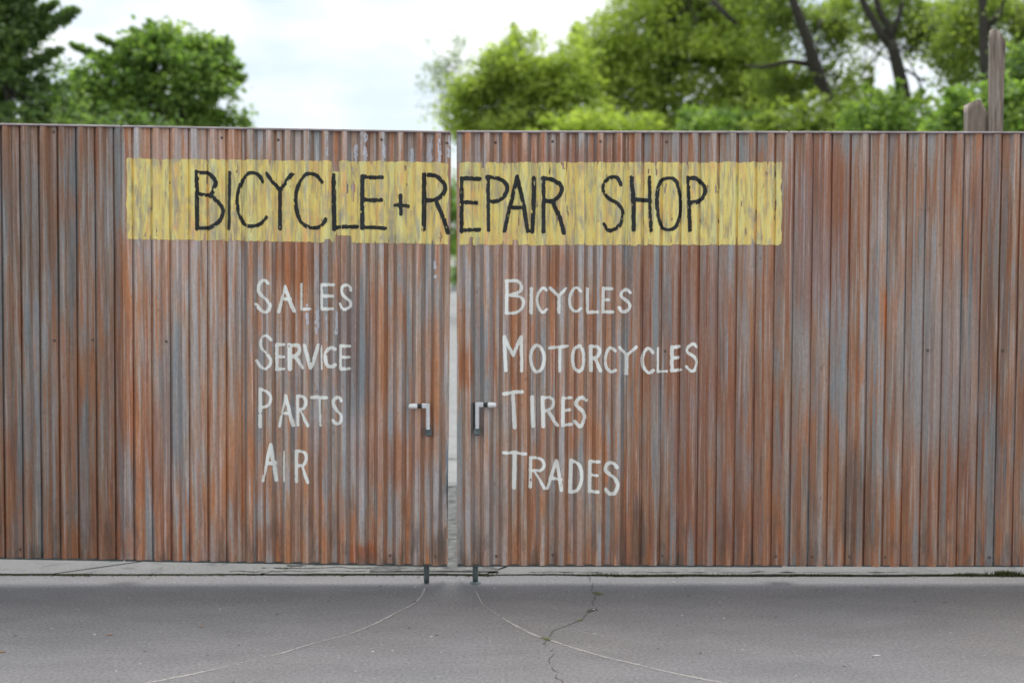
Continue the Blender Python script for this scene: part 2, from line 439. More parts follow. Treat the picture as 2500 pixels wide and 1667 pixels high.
def creases(f, x0, x1):
    xs = []
    k0 = math.floor((x0 - f.ph)/f.per) - 1; k1 = math.ceil((x1 - f.ph)/f.per) + 1
    for k in range(k0, k1+1):
        for K in (KB, KA if f is FL else KA2):
            for a, _ in K[:-1]:
                x = f.ph + (k + a) * f.per
                if x0 + 1e-4 < x < x1 - 1e-4 and knots(f, x) is K: xs.append(x)
    for x in (f.split - 2e-4, f.split + 2e-4):
        if x0 + 1e-3 < x < x1 - 1e-3: xs.append(x)
    return sorted([x0, x1] + xs)
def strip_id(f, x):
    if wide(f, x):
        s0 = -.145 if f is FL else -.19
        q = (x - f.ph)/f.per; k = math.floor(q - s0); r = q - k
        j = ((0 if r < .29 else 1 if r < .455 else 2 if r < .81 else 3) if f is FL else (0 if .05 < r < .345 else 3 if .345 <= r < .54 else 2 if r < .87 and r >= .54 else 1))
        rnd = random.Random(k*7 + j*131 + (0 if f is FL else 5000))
        return rnd.random(), ((0.22 if f is FL else 0.5) if j == 3 else 0.8 if j == 1 else 1.0)  # lower value paints more shade into the groove
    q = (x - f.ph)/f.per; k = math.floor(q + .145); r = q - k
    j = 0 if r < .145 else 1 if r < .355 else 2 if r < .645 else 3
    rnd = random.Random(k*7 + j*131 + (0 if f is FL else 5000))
    return rnd.random(), (1.0 if j in (0, 2) else 0.5)  # slopes take painted shade, flats none
def sheet(f, x0, x1, z0, z1, mat, parent, off=0.0, dent=None, smoothbot=0.0):
    xs = creases(f, x0, x1); nz_ = 36
    zs = [z0 + (z1-z0)*i/nz_ for i in range(nz_+1)]
    v = []; fc = []; s1 = []; s2 = []
    ox, oy, oz = parent.location
    for j, z in enumerate(zs):
        for x in xs:
            zz = z
            if j == 0: zz += smoothbot * mn.noise(Vector((x*14, 1.7, 0))) 
            xx, y = x, surf(f, x, z) + off
            if dent: xx, y = dent(xx, zz, y)
            w = f.w(xx, zz, y); v.append((w[0]-ox, w[1]-oy, w[2]-oz))
    n = len(xs)
    for j in range(nz_):
        for i in range(n-1):
            a = j*n+i; fc.append((a, a+1, a+n+1, a+n))
            r_, k_ = strip_id(f, (xs[i]+xs[i+1])/2); s1.append(r_); s2.append(k_)
    o = link_mesh('corrugated_sheet', v, fc, mat, parent)
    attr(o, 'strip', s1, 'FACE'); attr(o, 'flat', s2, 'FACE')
    sol = o.modifiers.new('thickness', 'SOLIDIFY'); sol.thickness = 0.0012; sol.offset = 1.0 if False else -1.0
    return o

# ---- flat paint shapes: level-set polygons draped over the folds
def drape(f, name, sdf, u0, v0, u1, v1, mat, parent, cell=2.0, lift=0.0016, strips=False):
    a = f.inv(u0, v1); b = f.inv(u1, v0)
    xa, xb, za, zb = a[0], b[0], a[1], b[1]
    cm = cell / PXG
    base = creases(f, xa, xb); xs = []
    for p, q in zip(base, base[1:]):
        k = max(1, int(round((q-p)/cm)))
        xs += [p + (q-p)*i/k for i in range(k)]
    xs.append(xb)
    nzc = max(2, int((zb-za)/cm)); zs = [za + (zb-za)*i/nzc for i in range(nzc+1)]
    nx, nzz = len(xs), len(zs)
    # back to photo measure (plane y=0) for the distance function
    X, Z = np.meshgrid(np.array(xs), np.array(zs))
    wx = f.o[0] + X*f.c - Z*f.s*f.kf; wz = f.o[2] + X*f.s + Z*f.c
    dy, dz = DIST, wz - CAMH
    zc = dy*cp - dz*sp; yc = dy*sp + dz*cp
    U = W0/2 + FPX*wx/zc; V = H0/2 - FPX*yc/zc
    D = sdf(U, V, X, Z)
    vid = {}; verts = []; faces = []; sid = []
    def vert(key, x, z):
        if key in vid: return vid[key]
        y = surf(f, x, z) - lift
        w = f.w(x, z, y); verts.append(w); vid[key] = len(verts)-1; return vid[key]
    for j in range(nzz-1):
        for i in range(nx-1):
            c = [(j, i), (j, i+1), (j+1, i+1), (j+1, i)]
            d = [D[q] for q in c]
            if max(d) <= 0: continue
            poly = []
            for k in range(4):
                p, q = c[k], c[(k+1) % 4]; dp, dq = d[k], d[(k+1) % 4]
                if dp > 0: poly.append(vert(p, xs[p[1]], zs[p[0]]))
                if (dp > 0) != (dq > 0):
                    t = dp/(dp-dq); key = (min(p, q), max(p, q), 'e')
                    poly.append(vert(key, xs[p[1]]+(xs[q[1]]-xs[p[1]])*t, zs[p[0]]+(zs[q[0]]-zs[p[0]])*t))
            if len(poly) >= 3 and len(set(poly)) == len(poly):
                faces.append(tuple(poly)); sid.append(strip_id(f, (xs[i]+xs[i+1])/2)[0])
    o = link_mesh(name, local(verts, parent.location), faces, mat, parent)
    if strips: attr(o, 'strip', sid, 'FACE')
    return o
def catmull(p):
    if len(p) < 4: return p
    closed = p[0] == p[-1]; out = []
    n = len(p)
    for i in range(n-1):
        a = p[i-1] if i > 0 else (p[-2] if closed else p[0]); b = p[i]; c = p[i+1]
        d = p[i+2] if i+2 < n else (p[1] if closed else p[-1])
        for k in range(4):
            t = k/4
            out.append(tuple(.5*((2*b[q]) + (-a[q]+c[q])*t + (2*a[q]-5*b[q]+4*c[q]-d[q])*t*t + (-a[q]+3*b[q]-3*c[q]+d[q])*t**3) for q in (0, 1)))
    out.append(p[-1]); return out
def strokes_sdf(strokes, wid, seed, rough=1.0, gaps=0.0, f=None):
    segs = []
    r = random.Random(seed)
    for s in strokes:
        w = wid
        if isinstance(s, dict): w, s = s['w'], s['p']
        w *= r.uniform(.92, 1.1)
        s = catmull(s)
        for a, b in zip(s, s[1:]): segs.append((a, b, w/2))
    def fn(U, V, X, Z):
        D = np.full(U.shape, -1e3)
        for (a, b, hw) in segs:
            ax, ay = a; bx, by = b; vx, vy = bx-ax, by-ay; L = vx*vx+vy*vy+1e-9
            t = np.clip(((U-ax)*vx + (V-ay)*vy)/L, 0, 1)
            d = hw - np.sqrt((U-ax-t*vx)**2 + (V-ay-t*vy)**2)
            D = np.maximum(D, d)
        N = np.zeros_like(D); idx = np.argwhere(D > -2.5)
        for j, i in idx:
            q = mn.noise(Vector((U[j, i]*.16, V[j, i]*.10, seed)))
            e = mn.noise(Vector((U[j, i]*.42, V[j, i]*.3, seed+9.)))
            N[j, i] = (q*1.1 + e*.7)*rough
            pr = prof(f, X[j, i])
            if .12 < pr < .9:         # the brush skips on the steep walls
                N[j, i] -= .5 + 3.2*max(0., mn.noise(Vector((U[j, i]*.5, V[j, i]*.12, seed+50.))))
            if gaps:
                g = mn.noise(Vector((U[j, i]*.33, V[j, i]*.055, seed+31.)))
                if g > gaps: N[j, i] -= (g-gaps)*40
        return D + N
    return fn
def cr(x0, y0, s):
    return lambda *pts: [(x0 + a/s, y0 + b/s) for a, b in pts]
def word(f, name, strokes, mat, parent, wid, seed, label, cell=1.9, lift=.0016, gaps=0.0, rough=1.0):
    flat = []
    for s in strokes:
        flat += s['p'] if isinstance(s, dict) else s
    us = [p[0] for p in flat]; vs_ = [p[1] for p in flat]
    o = drape(f, name, strokes_sdf(strokes, wid, seed, rough, gaps, f), min(us)-9, min(vs_)-9, max(us)+9, max(vs_)+9, mat, parent, cell, lift)
    o['label'] = label
    return o

# ------------------------------------------------------------------ ground
def grid_sheet(name, x0, x1, ys, zf, mat, nx=60, kind='structure'):
    v = []; fc = []
    xs = [x0 + (x1-x0)*i/nx for i in range(nx+1)]
    for y in ys:
        for x in xs: v.append((x, y, zf(x, y)))
    for j in range(len(ys)-1):
        for i in range(nx):
            a = j*(nx+1)+i; fc.append((a, a+1, a+nx+2, a+nx+1))
    o = link_mesh(name, v, fc, mat, None, True); o['kind'] = kind; return o
SEAM = G(1250, 1402)[1]
def seam_y(x):
    return SEAM + .012*mn.noise(Vector((x*2.1, 0, 0))) + .006*mn.noise(Vector((x*11, 4, 0)))
YE = 46.0
def back_z(y):
    t = max(0.0, y - 3.6) / (YE - 3.6)
    return 0.006 + 1.545*(t**1.12) if t > 0 else 0.006
# base terrain, far larger than anything seen
def terr(x, y):
    if y < 3.5: z = -0.06
    else: z = back_z(min(y, 80.0)) - .05
    return z
ys_ = [-60, -20, -9, -5, -2, 0, 1, 2, 2.6, 4, 6, 9, 13, 18, 24, 30, 36, 42, 46, 50, 56, 64, 80, 120, 300, 900]
grid_sheet('ground', -500, 500, ys_, terr, GRASSG, 80)
# driveway of asphalt in front, running under the gate as far as the joint
v = []; fc = []
nx = 400
for i in range(nx+1):
    x = -7 + 14*i/nx
    for y in (-14, -6, -3, -1.2, 0.0, None):
        yy = seam_y(x) - .022 - .030*min(1., max(0., (x-.1)/.6)) - .014*abs(mn.noise(Vector((x*9, 7, 1)))) if y is None else y
        v.append((x, yy, .0012*mn.noise(Vector((x*.9, yy*.9, 0)))))
for i in range(nx):
    for j in range(5):
        a = i*6+j; fc.append((a, a+6, a+7, a+1))
drive = link_mesh('asphalt_driveway', v, fc, ASPH, None, True); drive['kind'] = 'structure'
for x0_, x1_ in ((-60, -7), (7, 60)):
    o = link_mesh('asphalt_driveway', [(x0_, -14, 0), (x1_, -14, 0), (x1_, SEAM-.02, 0), (x0_, SEAM-.02, 0)], [(0, 1, 2, 3)], ASPH); o['kind'] = 'structure'
o = link_mesh('road', [(-60, -60, .0), (60, -60, .0), (60, -14.004, .0), (-60, -14.004, .0)], [(0, 1, 2, 3)], ASPH); o['kind'] = 'structure'
# soil in the joint
v = []; fc = []
for i in range(nx+1):
    x = -7 + 14*i/nx
    v += [(x, SEAM-.09, -.012), (x, SEAM+.06, -.012)]
for i in range(nx): fc.append((2*i, 2*i+2, 2*i+3, 2*i+1))
o = link_mesh('joint_soil', v, fc, SOIL); o['kind'] = 'structure'
# old concrete slabs behind the joint: three broken pieces with diagonal cracks between them
def slab(x0, x1, sl0, sl1, y1, seed, zt=.006):
    """sl0/sl1: sideways lean of the two broken edges"""
    v = []; fc = []; n = 120; rows = 7
    for i in range(n+1):
        t = i/n
        xx = x0 + (x1-x0)*t
        yy0 = seam_y(xx)
        for j in range(rows):
            s = (j/(rows-1))**1.5
            y = yy0 + (y1-yy0)*s
            lean = (sl0*(1-t) + sl1*t)*(y-yy0)
            e = .008*mn.noise(Vector((y*19, seed, 0)))*(1 if t in (0, 1) else 0)
            v.append((xx+lean+e, y, zt + .002*mn.noise(Vector((xx*3, y*3, seed)))))
    k = len(v)
    for i in range(n+1):
        q = v[i*rows]; v.append((q[0], q[1]+.002, -.03))
    for i in range(n):
        for j in range(rows-1):
            a = i*rows+j; fc.append((a, a+rows, a+rows+1, a+1))
        fc.append((k+i, k+i+1, (i+1)*rows, i*rows))
    o = link_mesh('slab', v, fc, CONC, slabs)
    return o
slabs = empty('concrete_apron', (0, .5, 0)); slabs['kind'] = 'structure'
def slabw(*a, **k):
    o = slab(*a, **k)
    for vv in o.data.vertices: vv.co.y -= .5
    return o
xA = G(140, 1398)[0]; xB = G(645, 1398)[0]; xC = G(1190, 1398)[0]
slabw(-7.0, xA-.012, 0, 1.35, 3.5, 1)
slabw(xA, xB-.02, 1.35, 1.1, 3.5, 2, .004)
slabw(xB, xC-.012, 1.1, .6, 3.5, 3, .007)
slabw(xC, 7.0, .6, 0, 3.5, 4, .002)
# yard surface rising behind
ys2 = [3.42] + [3.6+i*1.2 for i in range(35)] + [YE]
yard = grid_sheet('yard_pavement', -60, 60, ys2, lambda x, y: back_z(y)-.002 if y > 3.5 else -.002, PALE, 60)
# cracked strip seen in the slot between the leaves
def ribbon(name, pts, wid, mat, z, parent, seed=0, jit=.5, kind=None, zf=None):
    v = []; fc = []
    P_ = [Vector((p[0], p[1], 0)) for p in pts]
    for i, p in enumerate(P_):
        t = (P_[min(i+1, len(P_)-1)] - P_[max(i-1, 0)]).normalized(); n = Vector((-t.y, t.x, 0))
        w = (wid[i] if isinstance(wid, (list, tuple)) else wid)/2
        w *= max(.05, 1 + jit*mn.noise(Vector((i*.7, seed, 0))))
        for sgn in (1, -1):
            q = p + n*w*sgn; zz = zf(q.y) + z + (.009 if 'yard' in name else 0) if zf else z
            v.append((q.x, q.y, zz))
    for i in range(len(P_)-1): fc.append((2*i+1, 2*i+3, 2*i+2, 2*i))
    o = link_mesh(name, local(v, parent.location) if parent else v, fc, mat, parent)
    if kind: o['kind'] = kind
    return o
def subdiv(pts, step, jit, seed):
    out = []; r = random.Random(seed)
    for a, b in zip(pts, pts[1:]):
        L = math.hypot(b[0]-a[0], b[1]-a[1]); n = max(1, int(L/step))
        for i in range(n):
            t = i/n; out.append((a[0]+(b[0]-a[0])*t + r.uniform(-jit, jit), a[1]+(b[1]-a[1])*t + r.uniform(-jit, jit)))
    out.append(pts[-1]); return out
# arcs scraped by the drop rods as the leaves swing
def smooth_path(p, n=8):
    out = []
    for i in range(len(p)-1):
        a = p[max(i-1, 0)]; b = p[i]; c = p[i+1]; d = p[min(i+2, len(p)-1)]
        for k in range(n):
            t = k/n
            out.append(tuple(.5*((2*b[q]) + (-a[q]+c[q])*t + (2*a[q]-5*b[q]+4*c[q]-d[q])*t*t + (-a[q]+3*b[q]-3*c[q]+d[q])*t**3) for q in (0, 1)))
    return out + [p[-1]]
ARCS = ([(1040, 1431), (1028.6, 1454.8), (1007.7, 1475.6), (972, 1493.5), (921, 1520), (859, 1545.5), (796, 1563), (731, 1581), (677, 1597.6), (600, 1615.5), (498, 1640), (395, 1660.5), (300, 1678)],
        [(1159.5, 1440), (1171, 1462), (1180, 1477), (1204, 1493.5), (1240, 1517), (1284.5, 1541), (1320, 1556), (1344, 1563), (1397.6, 1581), (1487, 1606.5), (1546, 1620), (1624, 1639), (1752, 1664.6), (1850, 1682)])
for k, arc in enumerate(ARCS):
    pts = smooth_path([G(u, v_)[:2] for u, v_ in arc], 14)
    wd = [.0125*(1+.6*mn.noise(Vector((i*.09, k+5, 0)))) for i in range(len(pts))]
    vv = []; ff = []; ed = []
    for i, (p_, w_) in enumerate(zip(pts, wd)):
        q0 = Vector((*pts[max(i-1, 0)], 0)); q1 = Vector((*pts[min(i+1, len(pts)-1)], 0)); tn = (q1-q0).normalized(); nn = Vector((-tn.y, tn.x, 0))
        for sg in (-1, 0, 1):
            c_ = Vector((*p_, 0)) + nn*sg*w_*1.1; vv.append((c_.x, c_.y, .0022)); ed.append(1.0 - abs(sg))
    for i in range(len(pts)-1):
        for j in (0, 1):
            ff.append((3*i+j, 3*i+j+1, 3*i+j+4, 3*i+j+3))
    o = link_mesh('scrape_mark', vv, ff, SCRATCH, drive); attr(o, 'edge', ed)
    o['label'] = ('pale curved scrape left by the left drop rod', 'pale curved scrape left by the right drop rod')[k]
# crack wandering down the asphalt
q = cr(1100, 1300, 3.36)
cracks = [q((1150, 340), (1140, 372), (1143, 402)), q((1170, 412), (1160, 450), (1158, 480)), q((1190, 482), (1186, 530), (1165, 560), (1172, 600)),
          q((1180, 625), (1130, 655), (1092, 684), (1088, 708), (1050, 722), (985, 750), (900, 786), (835, 804), (828, 825), (803, 852)),
          q((750, 858), (790, 874), (818, 886)), q((775, 880), (770, 915), (800, 925)), q((838, 958), (812, 975)), q((852, 988), (838, 1000), (820, 1030), (812, 1078)),
          q((835, 1100), (845, 1122), (890, 1146)), q((868, 1160), (876, 1195), (905, 1205), (930, 1240), (950, 1300))]
v = []
for i, c_ in enumerate(cracks):
    g = [G(u, v_)[:2] for u, v_ in c_]
    g = subdiv(g, .02, .006, i)
    w = [.0045*(.5 + .9*abs(mn.noise(Vector((j*.5, i*3.3, 0))))+.25*math.sin(math.pi*j/max(1, len(g)-1))) for j in range(len(g))]
    ribbon('crack', g, w, CRACKM, .0022, drive, i, .5)
blob = [G(u, v_)[:2] for u, v_ in q((1125, 655), (1150, 640), (1180, 628), (1205, 640))]
ribbon('crack', blob, [.010, .035, .035, .012], CRACKM, .0026, drive, 3, .3)
for c_, w in ((q((1172, 490), (1235, 512)), .035), (q((1040, 724), (1080, 716)), .02), (q((752, 862), (815, 884)), .02)):
    ribbon('moss_patch', subdiv([G(u, v_)[:2] for u, v_ in c_], .02, .004, 5), w, MOSS, .003, drive, 3, .6)
# cracks of the strip behind and of the ground seen through the slot
for i, (v0_, w) in enumerate(((1318, .012), (1120, .05), (1190, .05))):
    d = ray(1107, v0_)
    yy = None
    for s in np.arange(.5, 12, .01):
        zz = CAMH + d[2]*((s+DIST)/d[1])
        if zz <= back_z(s): yy = s
        if zz <= back_z(s) : break
    if yy is None: continue
    g = [(-1.2+.03*j, yy + .03*mn.noise(Vector((j*.35, i*4, 0))) + (.0)) for j in range(55)]
    ribbon('yard_crack', g, w, YCR, .004, yard if yy > 3.5 else slabs, i, .9, None, (back_z if yy > 3.6 else (lambda y: .007)))

for i, (ua, ub, v_, w) in enumerate(((560, 900, 1396, .05), (640, 1100, 1388, .07), (700, 1140, 1381, .05), (980, 1180, 1392, .08), (1290, 2250, 1397, .03))):
    a_ = G(ua, v_); b_ = G(ub, v_); n_ = int((b_[0]-a_[0])/.03)
    pts_ = [(a_[0]+(b_[0]-a_[0])*j/n_, a_[1]+.03*mn.noise(Vector((j*.3, i*5, 0)))) for j in range(n_+1)]
    wv = [w*max(.08, .45+1.3*mn.noise(Vector((j*.35, i*9, 2)))) for j in range(n_+1)]
    ribbon('dirt_patch', pts_, wv, YCR, .010+i*.0008, slabs, i, .3)
BROK = simple('broken_dark_concrete', (0.075, 0.078, 0.076), 0.95, 0, 0.75, 14, 0.8)
pv = []; pf = []
for j in range(41):
    yy = SEAM + .03 + 3.0*j/40
    hw = .24 + .05*mn.noise(Vector((yy*5, 3, 3)))
    cx_ = G(1085, 1398)[0] - .02 + .06*mn.noise(Vector((yy*2, 8, 3)))
    for i in range(9):
        xx = cx_ - hw*(1.7 if j < 5 else 1) + 2*hw*(1.4 if j < 5 else 1)*i/8
        pv.append((xx, yy, .0125 + .004*mn.noise(Vector((xx*12, yy*12, 5)))))
for j in range(40):
    for i in range(8):
        a_ = j*9+i; pf.append((a_, a_+1, a_+10, a_+9))
link_mesh('broken_patch', local(pv, slabs.location), pf, BROK, slabs, True)
# grit, and moss growing in the joint
def scatter_grit():
    v = []; fc = []
    for i in range(230):
        u = random.uniform(-3.4, 3.4); y = random.uniform(-2.9, .2); s = random.choice([.0025, .003, .004, .005, .007])
        k = len(v); h = s*.7
        v += [(u-s, y-s*.7, .0005), (u+s*.8, y-s, .0005), (u+s, y+s*.9, .0005), (u-s*.7, y+s, .0005), (u+s*.1, y, h)]
        fc += [(k, k+1, k+4), (k+1, k+2, k+4), (k+2, k+3, k+4), (k+3, k, k+4)]
    o = link_mesh('grit', v, fc, STONE); tag(o, 'small pale grit scattered over the asphalt in front of the gate', 'grit', kind='stuff')
    v = []; fc = []
    for i in range(150):
        u = random.uniform(-3.4, 3.4); y = random.uniform(-2.9, .2); s = random.choice([.003, .004, .006, .009])
        k = len(v)
        v += [(u-s, y-s*.4, .001), (u+s, y-s*.5, .001), (u+s*.9, y+s*.5, .003), (u-s*.7, y+s*.4, .002)]
        fc.append((k, k+1, k+2, k+3))
    o = link_mesh('leaf_crumbs', v, fc, CRACKM); tag(o, 'dark crumbs and bits of leaf strewn on the asphalt', 'debris', kind='stuff')
scatter_grit()
def moss():
    v = []; fc = []
    def blade(x, y, h, s):
        k = len(v); a = random.uniform(0, 6.28); dx, dy = math.cos(a)*s, math.sin(a)*s
        lx, ly = random.uniform(-1, 1)*h*.6, random.uniform(-1, 1)*h*.6
        v.extend([(x-dx, y-dy, -.006), (x+dx, y+dy, -.006), (x+lx, y+ly, h)]); fc.append((k, k+1, k+2))
    for i in range(5200):
        x = random.uniform(-3.6, 3.6)
        d = mn.noise(Vector((x*1.7, 2.2, 0)))
        if d < random.uniform(-.35, .35) and not -3.4 < x < -1.5: continue
        blade(x, seam_y(x)-.02+random.gauss(0, .012), random.uniform(.004, .012), .004)
    for (u, n, h) in ((2445, 420, .035), (2360, 200, .02), (1182, 90, .02), (1475, 120, .018), (200, 160, .014), (2330, 90, .012)):
        x0 = G(u, 1396)[0]
        for i in range(n):
            x = random.gauss(x0, .05); blade(x, seam_y(x)-.025+random.gauss(0, .014), random.uniform(.3, 1)*h, .005)
    o = link_mesh('joint_moss', v, fc, MOSS); tag(o, 'low green moss and weeds growing along the pavement joint', 'moss', kind='stuff')
moss()
def dry_leaf(u, v_, size, label, rot):
    x, y, _ = G(u, v_)
    pts = [(-1, 0, .15), (-.4, .45, .3), (.3, .5, .12), (1, .05, .5), (.35, -.42, .1), (-.45, -.4, .25), (0, 0, .02)]
    c, s = math.cos(rot), math.sin(rot)
    vv = [((a*c-b*s)*size, (a*s+b*c)*size, .001+h*size*.6) for a, b, h in pts]
    o = link_mesh('fallen_leaf', vv, [(0, 1, 6), (1, 2, 6), (2, 3, 6), (3, 4, 6), (4, 5, 6), (5, 0, 6)], DRYLEAF, None, False, (x, y, 0))
    tag(o, label, 'leaf')
dry_leaf(268, 1550, .017, 'curled brown leaf lying on the asphalt at the lower left', .3)
dry_leaf(492, 1530, .015, 'small flat tan leaf on the asphalt left of the scrape mark', 1.2)
dry_leaf(4, 1592, .02, 'reddish dry leaf at the left edge of the asphalt', .1)
# chips where the asphalt has broken to white
def chip(u, v_, sx_, sy_, label):
    x, y, _ = G(u, v_); n = 11; vv = [(0, 0, .006)]
    for i in range(n):
        a = 2*math.pi*i/n; r = random.uniform(.6, 1.1); vv.append((math.cos(a)*sx_*r, math.sin(a)*sy_*r, .0015))
    o = link_mesh('stone_chip', vv, [(0, i+1, (i+1) % n+1) for i in range(n)], STONE, None, False, (x, y, 0)); tag(o, label, 'stone')
chip(2140, 1600, .022, .011, 'long white chip of stone in the asphalt at the lower right')
chip(1450, 1488, .009, .012, 'small white pebble stuck in the hole of the crack')

# ------------------------------------------------------------------ gate leaves and fences
def hexhead(r=.0052, h=.005):
    v = []; n = 6
    for k, (rr, y) in enumerate(((r*1.6, 0), (r*1.6, -.0012), (r, -.0013), (r*.9, -h))):
        for i in range(n):
            a = 2*math.pi*i/n; v.append((rr*math.cos(a), y, rr*math.sin(a)))
    f = []
    for k in range(3):
        for i in range(n):
            j = (i+1) % n; f.append((k*n+i, k*n+n+i, k*n+n+j, k*n+j))
    f.append(tuple(3*n+i for i in range(n)))
    me = bpy.data.meshes.new('screw'); me.from_pydata(v, [], f); me.materials.append(SCREW); return me
SCREWME = hexhead()
def screws(f, parent, ks, zs, seed):
    r = random.Random(seed); n = 0
    for z in zs:
        for k in ks:
            if r.random() < .5: continue
            x = f.ph + (k + (.0 if r.random() < .3 else .5))*f.per + r.uniform(-.006, .006); zz = z + r.uniform(-.006, .006)
            w = f.w(x, zz, surf(f, x, zz)-.0005)
            o = bpy.data.objects.new('screw', SCREWME); C.objects.link(o); o.parent = parent
            o.location = (w[0]-parent.location[0], w[1]-parent.location[1], w[2]-parent.location[2])
            o.rotation_euler = (0, r.uniform(0, 1), 0)
def bar(f, x0, x1, z0, z1, y0, y1, name, mat, parent, bev=.002):
    m = MB(); m.bbox((x0, y0, z0), (x1, y1, z1), bev, 0 if (x1-x0) > (z1-z0) else 2)
    m.v = [f.w(a[0], a[2], a[1]) for a in m.v]
    return m.build(name, mat, parent)
def kx(f, x): return (x - f.ph)/f.per

leafL = empty('gate_leaf', (P(304, 1378)[0], 0, 0)); tag(leafL, 'left rusty corrugated gate leaf reading BICYCLE + R and SALES SERVICE PARTS AIR', 'gate', 'two leaves of the sheet metal gate')
leafR = empty('gate_leaf', (P(1911, 1378)[0], 0, 0)); tag(leafR, 'right rusty corrugated gate leaf reading EPAIR SHOP and BICYCLES MOTORCYCLES TIRES TRADES', 'gate', 'two leaves of the sheet metal gate')
fenL = empty('corrugated_fence', (P(0, 1378)[0], 0, 0)); tag(fenL, 'dark brown corrugated fence left of the yellow sign band', 'fence')
fenR = empty('corrugated_fence', (P(2200, 1378)[0], 0, 0)); tag(fenR, 'red and grey streaked corrugated fence right of the yellow sign band', 'fence')

xl0 = FL.inv(304.5, 1300)[0]; xl1 = FL.inv(1093.5, 1300)[0]
xr0 = FR.inv(1115, 1300)[0]; xr1 = FR.inv(1912, 1300)[0]
def bent(x, z, y):                  # the free edge of the left leaf is kicked back near its foot
    t = max(0., 1-abs(z-.40)/.30); e = max(0., 1-(xl1-x)/.05)
    return x - .012*t*e, y + .03*t*e
xm = FL.split
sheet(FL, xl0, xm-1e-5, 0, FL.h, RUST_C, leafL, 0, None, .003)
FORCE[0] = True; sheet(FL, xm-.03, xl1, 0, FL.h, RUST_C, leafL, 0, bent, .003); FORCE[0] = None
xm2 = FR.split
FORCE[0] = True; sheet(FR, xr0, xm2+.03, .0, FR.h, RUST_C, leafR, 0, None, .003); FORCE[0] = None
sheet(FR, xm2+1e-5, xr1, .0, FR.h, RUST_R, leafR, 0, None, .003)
# fences, sheet by sheet
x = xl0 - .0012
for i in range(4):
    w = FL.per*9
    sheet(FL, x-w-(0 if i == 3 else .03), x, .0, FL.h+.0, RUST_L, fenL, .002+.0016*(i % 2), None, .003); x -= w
xfl = x
x = xr1 + .0012
for i in range(4):
    w = FR.per*9
    sheet(FR, x, x+w+(0 if i == 3 else .03), -.005*(i == 0), FR.h, (RUST_F, RUST_R, RUST_F, RUST_R)[i] if i else RUST_F, fenR, .002+.0016*(i % 2), None, .003); x += w
xfr = x
# cap strips, tube frames behind
for f, x0, x1, par in ((FL, xl0+.004, xl1-.002, leafL), (FR, xr0+.002, xr1-.004, leafR), (FL, xfl, xl0-.008, fenL), (FR, xr1+.008, xfr, fenR)):
    bar(f, x0, x1, f.h-.0035, f.h+.0065, -DEP/2-.004, -DEP/2+.03, 'top_cap', RAILM, par, .0015)
    for z in (.0, .5, 1.0):
        zc = .045 + z*(f.h-.09)
        bar(f, x0, x1, zc-.025, zc+.025, DEP/2+.0045, DEP/2+.05, 'frame_rail', DARKM, par, .003)
    nst = 2 if par in (leafL, leafR) else 3
    for k in range(nst):
        xs_ = x0+.03 + (x1-x0-.06)*k/(nst-1)
        bar(f, xs_-.025, xs_+.025, .0, f.h-.008, DEP/2+.0505, DEP/2+.10, 'frame_upright', DARKM, par, .003)
bar(FL, xl0+.004, xl1-.004, -.008, -.0005, -.012, DEP/2+.03, 'bottom_rail', DARKM, leafL, .001)
bar(FR, xr0+.004, xr1-.004, -.008, -.0005, -.012, DEP/2+.03, 'bottom_rail', DARKM, leafR, .001)
bar(FL, xfl, xl0-.008, -.008, -.0005, -.012, DEP/2+.03, 'bottom_rail', DARKM, fenL, .001)
bar(FR, xr1+.008, xfr, -.008, -.0005, .004, DEP/2+.03, 'bottom_rail', DARKM, fenR, .001)
# posts that carry the fence, behind it
for f, par, xs_ in ((FL, fenL, (xl0-1.2, xfl+.1)), (FR, fenR, (xr1+1.75, xfr-.1))):
    for xx in xs_:
        w = f.w(xx, 0, 0); m = MB(); m.bbox((w[0]-.05, DEP/2+.105, -.05), (w[0]+.05, DEP/2+.205, w[2]+f.h-.05), .006, 2)
        m.build('post', DARKM, par)
screws(FL, leafL, [math.floor(kx(FL, xl0))+2+k*3 for k in range(6)], (FL.h-.05, FL.h*.51, .05), 1)
screws(FR, leafR, [math.ceil(kx(FR, xr0))+1+k*3 for k in range(6)], (FR.h-.05, FR.h*.50, .05), 2)
screws(FL, fenL, [math.floor(kx(FL, xl0))-2-k*2 for k in range(5)], (FL.h-.035, FL.h*.51, .05), 3)
screws(FR, fenR, [math.ceil(kx(FR, xr1))+1+k*2 for k in range(8)], (FR.h-.035, FR.h*.50, .05), 4)

